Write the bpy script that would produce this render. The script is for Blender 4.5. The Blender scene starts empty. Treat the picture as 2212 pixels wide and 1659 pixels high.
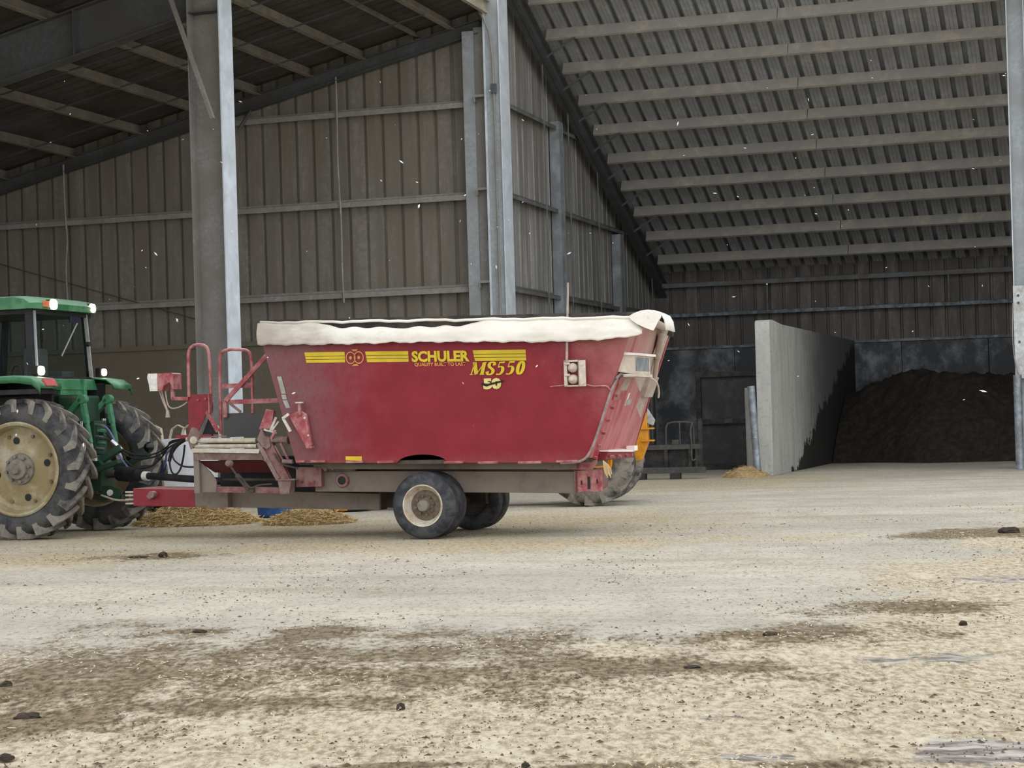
import bpy, bmesh, math, random
import numpy as np
from mathutils import Matrix, Vector
random.seed(7); rng = np.random.default_rng(7)
S = bpy.context.scene
COL = S.collection
PI = math.pi
R = math.radians

# ------------------------------------------------------------------ camera
H = 1.32; F = 4200.0; CX, CY, ROLL = 1106.0, 905.0, 0.029
cam_d = bpy.data.cameras.new('camera'); cam = bpy.data.objects.new('camera', cam_d); COL.objects.link(cam)
cam_d.sensor_width = 36.0; cam_d.lens = 36.0 * F / 2212.0
cam_d.shift_y = (CY - 829.5) / 2212.0
cam_d.clip_start = 0.5; cam_d.clip_end = 500
cam.matrix_world = Matrix.Translation((0, 0, H)) @ Matrix.Rotation(PI/2, 4, 'X') @ Matrix.Rotation(-ROLL, 4, 'Z')
S.camera = cam
# ------------------------------------------------------------------ sky (flat overcast) and exposure
world = bpy.data.worlds.new('world'); S.world = world; world.use_nodes = True
wn = world.node_tree.nodes; wl = world.node_tree.links
bg = wn['Background']; bg.inputs['Color'].default_value = (0.945, 0.972, 1.0, 1); bg.inputs['Strength'].default_value = 1.5
sun_d = bpy.data.lights.new('sun', 'SUN'); sun_d.energy = 0.5; sun_d.angle = R(100); sun_d.color = (1.0, 0.98, 0.95)
sun = bpy.data.objects.new('sun', sun_d); COL.objects.link(sun)
sun.rotation_euler = (R(38), 0, R(28))
S.view_settings.view_transform = 'Standard'; S.view_settings.look = 'None'
S.view_settings.gamma = 1.0; S.view_settings.use_curve_mapping = False
S.view_settings.exposure = 0.0

# ------------------------------------------------------------------ frames
YAW = R(17.5)
BLD = Vector((-0.3, 40.7, 0))          # corner of the building
def gp(x, y):                           # where a ground feature of the photograph lies on the flat yard
    dx, dy = x - CX, y - CY
    c, s = math.cos(ROLL), math.sin(ROLL)
    yr = dy*c + dx*s
    t = H / (yr/F)
    return Vector(((dx*c - dy*s)/F*t, t, 0))
def bw(p, q, z=0):                      # building coordinates -> world
    return Vector((BLD.x + p*math.cos(YAW) + q*math.sin(YAW), BLD.y - p*math.sin(YAW) + q*math.cos(YAW), z))

# ------------------------------------------------------------------ mesh helpers
class MB:
    def __init__(s): s.v = []; s.f = []; s.m = []; s.cur = 0
    def add(s, vs, fs):
        o = len(s.v); s.v.extend([tuple(map(float, q)) for q in vs])
        for f in fs: s.f.append(tuple(i+o for i in f)); s.m.append(s.cur)
        return s
    def box(s, x0, x1, y0, y1, z0, z1):
        vs = [(x,y,z) for x in (x0,x1) for y in (y0,y1) for z in (z0,z1)]
        return s.add(vs, [(0,1,3,2),(4,6,7,5),(0,4,5,1),(2,3,7,6),(0,2,6,4),(1,5,7,3)])
    def hexa(s, a, b):                  # two quads (lists of 4 points) joined to a solid
        return s.add(list(a)+list(b), [(3,2,1,0),(4,5,6,7),(0,1,5,4),(1,2,6,5),(2,3,7,6),(3,0,4,7)])
    def bar(s, p0, p1, w, h, up=(0,0,1)):
        p0, p1, up = Vector(p0), Vector(p1), Vector(up)
        d = (p1-p0).normalized(); side = d.cross(up)
        if side.length < 1e-4: side = d.cross(Vector((1,0,0)))
        side.normalize(); u2 = side.cross(d)
        q = [(-1,-1),(1,-1),(1,1),(-1,1)]
        return s.hexa([p0+side*(a*w/2)+u2*(b*h/2) for a,b in q], [p1+side*(a*w/2)+u2*(b*h/2) for a,b in q])
    def prism(s, pts, vec):
        n = len(pts); vec = Vector(vec); vs = [Vector(p) for p in pts] + [Vector(p)+vec for p in pts]
        return s.add(vs, [tuple(range(n))[::-1], tuple(range(n,2*n))] + [(i,(i+1)%n,(i+1)%n+n,i+n) for i in range(n)])
    def cyl(s, p0, p1, r0, r1=None, n=16, cap=True):
        r1 = r0 if r1 is None else r1
        p0, p1 = Vector(p0), Vector(p1); d = (p1-p0).normalized()
        a = d.orthogonal().normalized(); b = d.cross(a)
        vs = [p0+(a*math.cos(2*PI*i/n)+b*math.sin(2*PI*i/n))*r0 for i in range(n)] + [p1+(a*math.cos(2*PI*i/n)+b*math.sin(2*PI*i/n))*r1 for i in range(n)]
        fs = [(i,(i+1)%n,(i+1)%n+n,i+n) for i in range(n)]
        if cap: fs += [tuple(range(n))[::-1], tuple(range(n,2*n))]
        return s.add(vs, fs)
    def tube(s, path, r, n=8, smooth=0):
        P = [Vector(p) for p in path]
        for _ in range(smooth):         # corner cutting
            Q = [P[0]]
            for a, b in zip(P, P[1:]): Q += [a.lerp(b, .25), a.lerp(b, .75)]
            P = Q + [P[-1]]
        rings = []; a = None
        for i, p in enumerate(P):
            d = (P[min(i+1,len(P)-1)] - P[max(i-1,0)]).normalized()
            a = d.orthogonal() if a is None else a - d*a.dot(d)
            if a.length < 1e-6: a = d.orthogonal()
            a.normalize(); b = d.cross(a)
            rings.append([p+(a*math.cos(2*PI*k/n)+b*math.sin(2*PI*k/n))*r for k in range(n)])
        vs = [q for rg in rings for q in rg]; fs = []
        for i in range(len(P)-1):
            for k in range(n): fs.append((i*n+k, i*n+(k+1)%n, (i+1)*n+(k+1)%n, (i+1)*n+k))
        fs += [tuple(range(n))[::-1], tuple(range((len(P)-1)*n, len(P)*n))]
        return s.add(vs, fs)
    def lathe(s, prof, n=32, c=(0,0,0)):  # profile (radius, y) about the Y axis
        vs = []; m = len(prof)
        for i in range(n):
            t = 2*PI*i/n
            for r, y in prof: vs.append((c[0]+r*math.cos(t), c[1]+y, c[2]+r*math.sin(t)))
        fs = [(i*m+k, i*m+k+1, ((i+1)%n)*m+k+1, ((i+1)%n)*m+k) for i in range(n) for k in range(m-1)]
        return s.add(vs, fs)
    def grid(s, rows):
        n = len(rows[0]); vs = [p for r in rows for p in r]
        return s.add(vs, [(i*n+k, i*n+k+1, (i+1)*n+k+1, (i+1)*n+k) for i in range(len(rows)-1) for k in range(n-1)])
    def mesh(s, name, mats, smooth=False, bevel=0, fix=True):
        me = bpy.data.meshes.new(name); me.from_pydata(s.v, [], s.f)
        for m in (mats if isinstance(mats, (list,tuple)) else [mats]): me.materials.append(MAT[m])
        if len(set(s.m)) > 1: me.polygons.foreach_set('material_index', s.m)
        if fix or bevel:
            bm = bmesh.new(); bm.from_mesh(me)
            if fix: bmesh.ops.recalc_face_normals(bm, faces=bm.faces)
            if bevel:
                es = [e for e in bm.edges if len(e.link_faces) == 2 and e.calc_face_angle(0) > .6]
                bmesh.ops.bevel(bm, geom=es, offset=bevel, segments=2, affect='EDGES', profile=.6)
            bm.to_mesh(me); bm.free()
        if smooth:
            me.polygons.foreach_set('use_smooth', [True]*len(me.polygons))
            me.set_sharp_from_angle(angle=R(38))
        me.update(); return me
def link(name, data, parent=None):
    o = bpy.data.objects.new(name, data); COL.objects.link(o)
    if parent is not None: o.parent = parent
    return o
def obj(name, mb, mats, parent=None, smooth=False, bevel=0, label=None):
    o = link(name, mb.mesh(name, mats, smooth, bevel), parent)
    if label: o['label'] = label
    return o
def tag(o, label, cat, group=None, kind=None):
    o['label'] = label; o['category'] = cat
    if group: o['group'] = group
    if kind: o['kind'] = kind
    return o
def thing(name, label, cat, loc=(0,0,0), rz=0.0, group=None):
    o = link(name, None); o.location = loc; o.rotation_euler = (0,0,rz); o.empty_display_size = .2
    return tag(o, label, cat, group)
def struct(name, mb, mats, rz=-YAW, loc=None, label=None, smooth=False):
    o = obj(name, mb, mats, None, smooth); o['kind'] = 'structure'
    o.location = BLD if loc is None else loc; o.rotation_euler = (0,0,rz)
    if label: o['label'] = label
    return o
def vn(x, y, seed=0):                    # smooth value noise
    x = np.asarray(x, float); y = np.asarray(y, float)
    xi = np.floor(x); yi = np.floor(y); fx = x-xi; fy = y-yi
    fx = fx*fx*(3-2*fx); fy = fy*fy*(3-2*fy)
    def hsh(a, b):
        t = np.sin(a*127.1 + b*311.7 + seed*74.7)*43758.5453
        return t - np.floor(t)
    return (hsh(xi,yi)*(1-fx)+hsh(xi+1,yi)*fx)*(1-fy) + (hsh(xi,yi+1)*(1-fx)+hsh(xi+1,yi+1)*fx)*fy
def fbm(x, y, seed=0, o=4):
    a = 0; w = .5
    for k in range(o): a = a + w*vn(x*2**k, y*2**k, seed+k); w *= .5
    return a / (1-.5**o)

# ------------------------------------------------------------------ materials
MAT = {}
def lin(c):
    c = np.array(c, float)/255.0
    return tuple(np.where(c <= .04045, c/12.92, ((c+.055)/1.055)**2.4)) + (1,)
class NT:
    def __init__(s, name):
        m = bpy.data.materials.new(name); m.use_nodes = True; MAT[name] = m
        s.t = m.node_tree; s.n = s.t.nodes; s.b = s.n['Principled BSDF']; s.m = m
    def new(s, k, **kw):
        n = s.n.new(k)
        for a, b in kw.items(): setattr(n, a, b)
        return n
    def link(s, a, b): s.t.links.new(a, b)
    def pos(s, objspace=False):
        if objspace: return s.new('ShaderNodeTexCoord').outputs['Object']
        return s.new('ShaderNodeNewGeometry').outputs['Position']
    def noise(s, vec, scale, detail=4, rough=.6, stretch=None):
        if stretch:
            mp = s.new('ShaderNodeMapping'); s.link(vec, mp.inputs['Vector']); mp.inputs['Scale'].default_value = stretch; vec = mp.outputs['Vector']
        n = s.new('ShaderNodeTexNoise'); n.inputs['Scale'].default_value = scale; n.inputs['Detail'].default_value = detail; n.inputs['Roughness'].default_value = rough
        s.link(vec, n.inputs['Vector']); return n.outputs['Fac']
    def ramp(s, fac, a, b):             # smooth 0..1 between a and b
        r = s.new('ShaderNodeMapRange', interpolation_type='SMOOTHSTEP'); r.inputs['From Min'].default_value = a; r.inputs['From Max'].default_value = b
        s.link(fac, r.inputs['Value']); return r.outputs['Result']
    def math(s, op, a, b=0.0):
        n = s.new('ShaderNodeMath', operation=op)
        for i, q in enumerate((a, b)):
            if isinstance(q, (int, float)): n.inputs[i].default_value = q
            else: s.link(q, n.inputs[i])
        return n.outputs[0]
    def mix(s, fac, a, b):
        n = s.new('ShaderNodeMix', data_type='RGBA')
        for i, q in ((0, fac), (6, a), (7, b)):
            if isinstance(q, (int, float)): n.inputs[i].default_value = q
            elif isinstance(q, tuple): n.inputs[i].default_value = q
            else: s.link(q, n.inputs[i])
        return n.outputs[2]
    def sep(s, vec):
        n = s.new('ShaderNodeSeparateXYZ'); s.link(vec, n.inputs[0]); return n.outputs
    def color(s, c): 
        if isinstance(c, tuple): s.b.inputs['Base Color'].default_value = c
        else: s.link(c, s.b.inputs['Base Color'])
    def bump(s, h, strength=.3, dist=.02):
        n = s.new('ShaderNodeBump'); n.inputs['Strength'].default_value = strength; n.inputs['Distance'].default_value = dist
        s.link(h, n.inputs['Height']); s.link(n.outputs[0], s.b.inputs['Normal'])
def mat(name, base, rough=.6, metal=0.0, dirt=None, amt=.5, scale=2.0, fine=12.0, stretch=None, bump=0, top=None, spec=.4):
    """base colour, patches of dirt (own shape), dust settled on upward faces, fine value variation"""
    t = NT(name); v = t.pos(); c = lin(base)
    f = t.noise(v, fine, 4, .65)
    c2 = tuple(x*.72 for x in c[:3])+(1,)
    col = t.mix(t.ramp(f, .3, .75), c2, c)
    if dirt:
        n = t.noise(v, scale, 6, .68, stretch)
        col = t.mix(t.ramp(n, .62-amt*.5, .78-amt*.35), col, lin(dirt))
    if top:
        nz = t.sep(t.new('ShaderNodeNewGeometry').outputs['Normal'])[2]
        col = t.mix(t.math('MULTIPLY', t.ramp(nz, .35, .9), .85), col, lin(top))
    t.color(col); t.b.inputs['Roughness'].default_value = rough; t.b.inputs['Metallic'].default_value = metal
    t.b.inputs['Specular IOR Level'].default_value = spec
    if bump: t.bump(f, bump, .01)
    return t
# setting
mat('sheet_tan', (150,145,137), .8, dirt=(124,118,108), amt=.55, scale=.9, stretch=(3,3,.35), fine=9)
mat('sheet_grey', (198,198,196), .75, dirt=(150,149,146), amt=.55, scale=1.2, stretch=(4,4,.3), fine=9)
t = mat('sheet_streak', (186,185,182), .75, dirt=(136,133,128), amt=.6, scale=1.6, stretch=(4,4,.22), fine=9)
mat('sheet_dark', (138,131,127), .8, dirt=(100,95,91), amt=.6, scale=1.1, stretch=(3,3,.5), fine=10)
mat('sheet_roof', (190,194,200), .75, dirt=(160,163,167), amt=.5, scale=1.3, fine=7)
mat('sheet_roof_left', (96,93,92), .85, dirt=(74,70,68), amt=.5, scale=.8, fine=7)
mat('girt_tan', (166,165,161), .8, dirt=(142,138,130), amt=.4, scale=2, top=(188,174,148))
mat('girt_grey', (130,133,136), .75, dirt=(104,103,101), amt=.5, scale=2.4, top=(130,126,116))
mat('girt_light', (150,162,172), .6, dirt=(96,99,100), amt=.5, scale=5)
mat('purlin_tan', (200,193,183), .8, dirt=(170,167,163), amt=.5, scale=1.5, fine=5)
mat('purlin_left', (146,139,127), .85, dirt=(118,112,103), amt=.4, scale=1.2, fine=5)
mat('rafter_dark', (96,99,104), .7, dirt=(78,78,78), amt=.5, scale=1.3)
mat('steel_dust', (158,157,154), .8, dirt=(134,130,124), amt=.55, scale=1.4, fine=16, bump=.35)
mat('steel_blue', (176,182,187), .55, dirt=(150,152,154), amt=.35, scale=1.5)
mat('steel_flange', (222,232,242), .5, dirt=(206,215,224), amt=.3, scale=1.2, fine=3)
mat('post_blue', (172,180,188), .6, dirt=(130,134,137), amt=.5, scale=3)
mat('steel_white', (220,224,228), .5, dirt=(160,158,152), amt=.35, scale=2.2)
mat('galvanised', (170,180,190), .42, .35, dirt=(128,134,140), amt=.45, scale=5)
mat('fascia', (196,190,178), .7, dirt=(160,150,134), amt=.4, scale=2)
t = mat('concrete', (168,168,166), .85, dirt=(140,139,136), amt=.5, scale=1.1, stretch=(2,2,.5), fine=14, bump=.2)
mat('concrete_tan', (132,124,110), .9, dirt=(118,109,95), amt=.5, scale=.8, fine=14)
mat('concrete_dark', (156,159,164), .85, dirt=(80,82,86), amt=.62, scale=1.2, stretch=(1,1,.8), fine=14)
# divider: pale at the open end, wet stain low down with its own ragged outline
t = NT('concrete_divider'); v = t.pos(True); x, y, z = t.sep(v)[0:3]
n1 = t.noise(v, 1.6, 5, .65, (2,2,.35)); n2 = t.noise(v, 12, 4, .6); n3 = t.noise(v, 1.3, 5, .75)
c = t.mix(t.ramp(n1, .35, .7), lin((200,200,195)), lin((172,172,169)))
c = t.mix(t.ramp(n2, .5, .9), c, lin((128,128,126)))
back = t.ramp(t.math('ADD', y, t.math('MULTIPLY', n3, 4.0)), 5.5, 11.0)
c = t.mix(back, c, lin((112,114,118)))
edge = t.math('ADD', t.math('MULTIPLY', t.math('SUBTRACT', y, 3.4), .30), t.math('MULTIPLY', t.math('SUBTRACT', n3, .5), 1.6))
stain = t.ramp(t.math('SUBTRACT', edge, z), -.03, .06)
c = t.mix(stain, c, lin((44,43,43)))
t.color(c); t.b.inputs['Roughness'].default_value = .85; t.bump(n2, .2, .01)
# mixer paint: red with dust where feed and road dirt land
t = NT('mixer_red'); v = t.pos(True); x, y, z = t.sep(v)[0:3]
n1 = t.noise(v, 2.2, 6, .7); n2 = t.noise(v, 22, 5, .75, (1,1,.55)); n3 = t.noise(v, 9, 3, .7)
c = t.mix(t.ramp(n1, .3, .75), lin((126,30,42)), lin((142,38,50)))
fr = t.ramp(t.math('ADD', t.math('MULTIPLY', x, -1.0), t.math('MULTIPLY', t.math('SUBTRACT', n1, .5), 1.4)), .45, 1.75)
fr = t.math('MULTIPLY', fr, t.ramp(n2, .16, .55))
c = t.mix(t.math('MULTIPLY', fr, .9), c, lin((118,86,90)))
rr = t.ramp(t.math('ADD', t.math('ADD', x, t.math('MULTIPLY', z, .75)), t.math('MULTIPLY', t.math('SUBTRACT', n1, .5), 1.6)), 2.7, 4.4)
c = t.mix(t.math('MULTIPLY', rr, .55), c, lin((190,142,138)))
sp = t.ramp(n2, .66, .74); c = t.mix(t.math('MULTIPLY', sp, .4), c, lin((196,140,134)))
lo = t.ramp(t.math('ADD', z, t.math('MULTIPLY', n3, .25)), 1.12, .92)
c = t.mix(t.math('MULTIPLY', lo, .25), c, lin((150,100,96)))
t.color(c); t.b.inputs['Roughness'].default_value = .42; t.b.inputs['Specular IOR Level'].default_value = .3
t = NT('mixer_rear_red'); v = t.pos(True); x, y, z = t.sep(v)[0:3]
n1 = t.noise(v, 2, 5, .7, (1,2,.35)); n2 = t.noise(v, 10, 4, .7)
c = t.mix(t.ramp(n1, .38, .62), lin((160,48,60)), lin((186,112,112)))
d = t.ramp(t.math('ADD', t.math('ADD', t.math('MULTIPLY', y, .45), t.math('MULTIPLY', z, .8)), t.math('MULTIPLY', n1, .9)), 1.9, 3.2)
c = t.mix(d, c, lin((172,150,140))); t.color(c); t.b.inputs['Roughness'].default_value = .45
mat('red_dusty', (122,48,54), .55, dirt=(134,102,98), amt=.6, scale=5, top=(176,146,138))
mat('red_pink', (168,76,84), .5, dirt=(178,126,124), amt=.45, scale=6, top=(214,172,168))
mat('red_clean', (140,34,48), .4, dirt=(120,40,48), amt=.3, scale=4, top=(190,140,134))
mat('red_dark', (92,30,36), .6, dirt=(74,36,38), amt=.4, scale=4)
mat('frame_dust', (112,94,89), .75, dirt=(126,116,106), amt=.62, scale=1.6, fine=18, bump=.15)
mat('frame_dark', (64,58,54), .8, dirt=(88,80,72), amt=.45, scale=3)
mat('conv_dust', (148,130,124), .75, dirt=(118,92,88), amt=.5, scale=7, bump=.3)
mat('conv_roller', (206,200,188), .5, dirt=(172,160,136), amt=.45, scale=9)
mat('conv_white', (226,222,212), .6, dirt=(190,182,168), amt=.4, scale=9)
mat('belt_dark', (50,47,46), .7, dirt=(72,66,60), amt=.45, scale=5)
mat('plate_grey', (92,80,82), .6, dirt=(74,72,72), amt=.6, scale=3, top=(170,164,160))
t = NT('tarp'); v = t.pos(True); x, y, z = t.sep(v)[0:3]
n1 = t.noise(v, 2.2, 6, .7, (.6,1,1.6)); n2 = t.noise(v, 7, 5, .7)
g1 = t.ramp(t.math('ADD', t.math('MULTIPLY', x, -.8), t.math('MULTIPLY', t.math('SUBTRACT', n1, .5), 2.4)), .1, 1.7)
c = t.mix(t.math('MULTIPLY', t.ramp(n1, .42, .68), .55), lin((242,238,230)), lin((212,202,190)))
c = t.mix(t.math('MULTIPLY', g1, .95), c, lin((172,164,152))); c = t.mix(t.math('MULTIPLY', t.ramp(n2, .64, .76), .45), c, lin((150,138,128)))
t.color(c); t.b.inputs['Roughness'].default_value = .75
mat('tarp_grey', (214,206,194), .75, dirt=(180,170,158), amt=.5, scale=3)
mat('cream', (226,216,200), .6, dirt=(196,178,164), amt=.5, scale=7)
mat('cream_dust', (196,182,168), .7, dirt=(166,148,138), amt=.55, scale=5)
mat('screen_grey', (150,160,164), .2, dirt=(176,178,176), amt=.35, scale=8)
mat('decal_yellow', (226,200,44), .5, fine=3, dirt=(214,186,50), amt=.3, scale=3)
mat('decal_orange', (232,160,84), .5); mat('decal_white', (238,236,230), .5); mat('decal_black', (24,22,22), .6); mat('decal_cream', (236,220,140), .5)
mat('reflector', (176,176,172), .5, dirt=(150,146,142), amt=.4, scale=8)
mat('cable_grey', (150,136,140), .6, dirt=(170,150,146), amt=.4, scale=9)
mat('rubber', (46,47,51), .75, dirt=(80,79,79), amt=.45, scale=3.2, fine=20, bump=.2)
mat('rubber_tread', (78,77,77), .8, dirt=(136,130,121), amt=.55, scale=4, fine=18, bump=.2)
mat('rubber_trailer', (42,44,50), .6, dirt=(72,73,76), amt=.45, scale=7, fine=24)
mat('rim_cream', (182,173,148), .6, dirt=(142,126,90), amt=.5, scale=2.6)
mat('rim_white', (224,218,204), .6, dirt=(186,166,140), amt=.4, scale=9)
mat('hub_dirt', (132,120,106), .9, dirt=(104,90,76), amt=.5, scale=14, bump=.5)
mat('hub_grey', (150,144,132), .7, dirt=(112,106,96), amt=.5, scale=12)
mat('green', (50,116,74), .38, dirt=(80,136,98), amt=.4, scale=2.6, top=(138,178,150), spec=.5)
mat('green_dark', (26,66,42), .6, dirt=(40,62,48), amt=.5, scale=6)
mat('green_light', (84,148,112), .5, dirt=(58,112,80), amt=.5, scale=9)
mat('black', (22,22,24), .6, dirt=(36,36,38), amt=.4, scale=5)
mat('black_gloss', (14,14,16), .25)
mat('navy', (30,34,62), .4); mat('hose_blue', (90,104,160), .45, dirt=(120,130,160), amt=.4, scale=20)
mat('chrome', (200,206,210), .2, .9)
mat('seat', (98,98,96), .8); mat('amber', (226,128,86), .4); mat('lens_red', (206,92,98), .35)
mat('loader_yellow', (226,150,24), .45, dirt=(206,146,52), amt=.3, scale=4)
mat('rack_black', (40,40,42), .7, dirt=(64,62,58), amt=.45, scale=5, top=(120,116,108))
mat('gate_dark', (88,89,92), .85, dirt=(62,62,64), amt=.6, scale=2)
mat('rack_dust', (96,93,90), .85, dirt=(74,72,70), amt=.5, scale=9)
mat('bag_white', (228,230,236), .75, dirt=(206,208,214), amt=.4, scale=3, fine=18)
mat('bag_loop', (216,206,180), .8)
mat('wood', (178,170,156), .85, dirt=(146,136,120), amt=.5, scale=8)
mat('tub_blue', (42,88,150), .45, dirt=(70,104,150), amt=.3, scale=6)
mat('soil_dark', (62,54,44), .95, dirt=(38,33,27), amt=.55, scale=7, fine=24, bump=.6)
mat('manure', (70,58,46), .95, dirt=(48,40,32), amt=.5, scale=16, fine=40, bump=.6)
mat('manure_light', (112,96,76), .95, dirt=(84,70,54), amt=.5, scale=16, fine=40, bump=.6)
mat('straw', (222,200,154), .8, dirt=(196,168,116), amt=.5, scale=9)
mat('straw_bed', (190,168,124), .95, dirt=(156,132,92), amt=.5, scale=6, fine=40, bump=.7)
mat('chaff', (218,206,178), .85, dirt=(190,174,142), amt=.5, scale=3)
mat('snow', (240,242,246), .6)
t = NT('glass'); tr = t.new('ShaderNodeBsdfTransparent'); tr.inputs['Color'].default_value = (.84,.89,.88,1)
t.link(tr.outputs[0], t.n['Material Output'].inputs['Surface'])
t = NT('lamp_lit'); t.b.inputs['Base Color'].default_value = (1,.9,.75,1); t.b.inputs['Emission Color'].default_value = (1.0,.80,.52,1); t.b.inputs['Emission Strength'].default_value = 9.0

# ================================================================== the yard floor
def make_floor():
    Y = np.concatenate([[-45,-20,-8,0,3,4.5], np.geomspace(5.6, 30, 210), np.linspace(30.6, 62, 64), [70, 90]])
    X = np.concatenate([[-70,-40,-26,-20], np.linspace(-16, 16, 300), [20,26,40,70]])
    XX, YY = np.meshgrid(X, Y)
    a, b = XX, YY
    n1 = fbm(a*.55, b*.40, 1); n2 = fbm(a*1.7, b*1.2, 5); n3 = fbm(a*4.5, b*3.2, 9, 3); n4 = fbm(a*.25, b*.2, 13)
    def blob(px, py, rx, ry, soft=.5, warp=.55):
        c = gp(px, py); d = np.sqrt(((XX-c.x)/rx)**2 + ((YY-c.y)/ry)**2) + (n2-.5)*warp*2 + (n3-.5)*warp
        return np.clip((1+soft-d)/(2*soft), 0, 1)
    man = np.zeros_like(XX)
    for q in [(60,1470,1.8,1.5,.7,.7),(330,1450,1.7,1.7,.8,.8),(640,1420,1.6,1.6,.8,.9),(1000,1460,1.4,.8,.7,.9),(40,1560,.55,.5,.5,.7),(760,1375,1.0,.35,.5,.9),
              (1250,1440,.9,.5,.6,.9),(560,1520,1.1,.5,.6,.9),(1650,1370,.8,.5,.6,.9)]:
        man = np.maximum(man, blob(*q)*.8)
    for q in [(430,1365,.28,.22,.5,.5),(680,1362,.35,.25,.5,.6),(20,1490,.25,.25,.5,.6),(90,1550,.3,.2,.5,.6),(1500,1440,.3,.16,.5,.7),(1600,1445,.3,.12,.5,.7),
              (1690,1370,.35,.2,.5,.5),(1780,1650,.25,.12,.5,.6),(880,1655,.5,.1,.5,.6),(2180,1150,1.2,.7,.5,.6),(330,1203,.7,.5,.5,.6),(1980,1310,.6,.4,.6,.8),(1300,1655,.3,.08,.5,.8)]:
        man = np.maximum(man, blob(*q))
    straw = np.zeros_like(XX)
    for q in [(90,1208,1.6,1.1,.5,.5),(430,1150,3.0,2.0,.7,.6),(900,1145,2.2,1.6,.7,.7),(1180,1125,2.0,2.0,.7,.7),(1500,1045,2.2,3.0,.7,.5),(1650,1033,1.2,1.6,.6,.4),
              (1200,1175,2.5,.7,.6,.8),(700,1180,2.0,.9,.6,.8)]:
        straw = np.maximum(straw, blob(*q))
    # trampled bedding over the right foreground
    c0, c1 = gp(2212, 1085), gp(1480, 1360)
    nx, ny = (c1.y-c0.y), -(c1.x-c0.x); L = math.hypot(nx, ny)
    side = ((XX-c0.x)*nx + (YY-c0.y)*ny)/L
    if side[5, 200] < 0: side = -side
    bed = np.clip((side + (n1-.5)*3.2 + (n2-.5)*1.6)/1.2, 0, 1)
    near = np.clip((11.6 - YY + (n1-.5)*3.4 + (n2-.5)*1.5)/1.8, 0, 1)
    bed = np.maximum(bed, near)
    wet = np.zeros_like(XX)
    for q in [(2140,1622,.36,.28,.5,.8,1),(1620,1545,.25,.12,.6,1.2,.62),(1830,1560,.2,.12,.6,1.2,.6),(1960,1420,.4,.2,.6,1.2,.6),(2150,1250,.6,.4,.6,1.2,.6),(1640,1632,.16,.07,.5,1.0,.8)]:
        wet = np.maximum(wet, blob(*q[:6])*q[6])
    ZZ = ((n3-.5)*.016 + (fbm(a*11, b*5, 21, 4)-.5)*.030*np.maximum(bed, man) + man*(n3-.35)*.02)*np.clip((24-YY)/8, 0, 1)*np.clip((YY-2)/2, 0, 1) - .004
    ZZ -= np.clip(ZZ, 0, 1)*.2
    mb = MB(); n = len(X)
    me = bpy.data.meshes.new('floor')
    V = np.stack([XX, YY, ZZ], -1).reshape(-1, 3)
    idx = np.arange(len(Y)*n).reshape(len(Y), n)
    Fq = np.stack([idx[:-1,:-1], idx[:-1,1:], idx[1:,1:], idx[1:,:-1]], -1).reshape(-1, 4)
    me.from_pydata(V.tolist(), [], Fq.tolist())
    at = me.color_attributes.new('zones', 'FLOAT_COLOR', 'POINT')
    at.data.foreach_set('color', np.stack([man, straw, bed, wet], -1).reshape(-1).astype(np.float32))
    me.polygons.foreach_set('use_smooth', [True]*len(me.polygons))
    t = NT('yard'); v = t.pos()
    A = t.new('ShaderNodeAttribute', attribute_name='zones'); rgb = t.new('ShaderNodeSeparateColor'); t.link(A.outputs['Color'], rgb.inputs[0])
    man_, str_, bed_ = rgb.outputs[0:3]; wet_ = A.outputs['Alpha']
    ST = (1,.42,1)                                                  # litter lies in clods, longer along the depth
    big = t.noise(v, .35, 5, .6); mid = t.noise(v, 2.6, 9, .72, ST); fine = t.noise(v, 22, 8, .72, ST); fib = t.noise(v, 9, 9, .78, ST); sp = t.noise(v, 75, 4, .6, ST); clod = t.noise(v, 8, 9, .72, (1,.36,1))
    mp = t.new('ShaderNodeMapping'); t.link(v, mp.inputs['Vector']); mp.inputs['Rotation'].default_value = (0,0,YAW)
    trk = t.noise(mp.outputs['Vector'], 1.0, 6, .65, (.22,1.3,1))
    # scraped concrete, grey to cream
    c = t.mix(t.ramp(big, .35, .65), lin((190,184,171)), lin((214,206,188)))
    c = t.mix(t.math('MULTIPLY', t.ramp(trk, .48, .66), .45), c, lin((160,152,136)))
    c = t.mix(t.math('MULTIPLY', t.ramp(trk, .46, .32), .35), c, lin((182,179,171)))
    c = t.mix(t.math('MULTIPLY', t.ramp(mid, .45, .7), .5), c, lin((168,160,144)))
    c = t.mix(t.math('MULTIPLY', t.ramp(fine, .50, .64), .62), c, lin((134,122,102)))
    c = t.mix(t.math('MULTIPLY', t.ramp(sp, .58, .68), .7), c, lin((230,222,200)))
    s1 = t.math('MULTIPLY', str_, t.ramp(fib, .3, .58))
    sc_ = t.mix(t.ramp(fine, .40, .62), lin((214,197,158)), lin((164,145,109)))
    c = t.mix(t.math('MULTIPLY', s1, .85), c, sc_)
    # trampled bedding
    b1 = t.mix(t.ramp(fine, .38, .64), lin((218,206,182)), lin((160,143,116)))
    b1 = t.mix(t.math('MULTIPLY', t.ramp(clod, .54, .66), .62), b1, t.mix(t.ramp(fine, .42, .58), lin((160,140,110)), lin((104,87,65))))
    b1 = t.mix(t.math('MULTIPLY', t.ramp(mid, .48, .34), .6), b1, lin((230,220,198)))
    b1 = t.mix(t.math('MULTIPLY', t.ramp(sp, .58, .68), .6), b1, lin((240,230,204)))
    bm_ = t.ramp(t.math('ADD', bed_, t.math('MULTIPLY', t.math('SUBTRACT', fib, .5), 1.2)), .25, .75)
    c = t.mix(bm_, c, b1)
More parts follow.
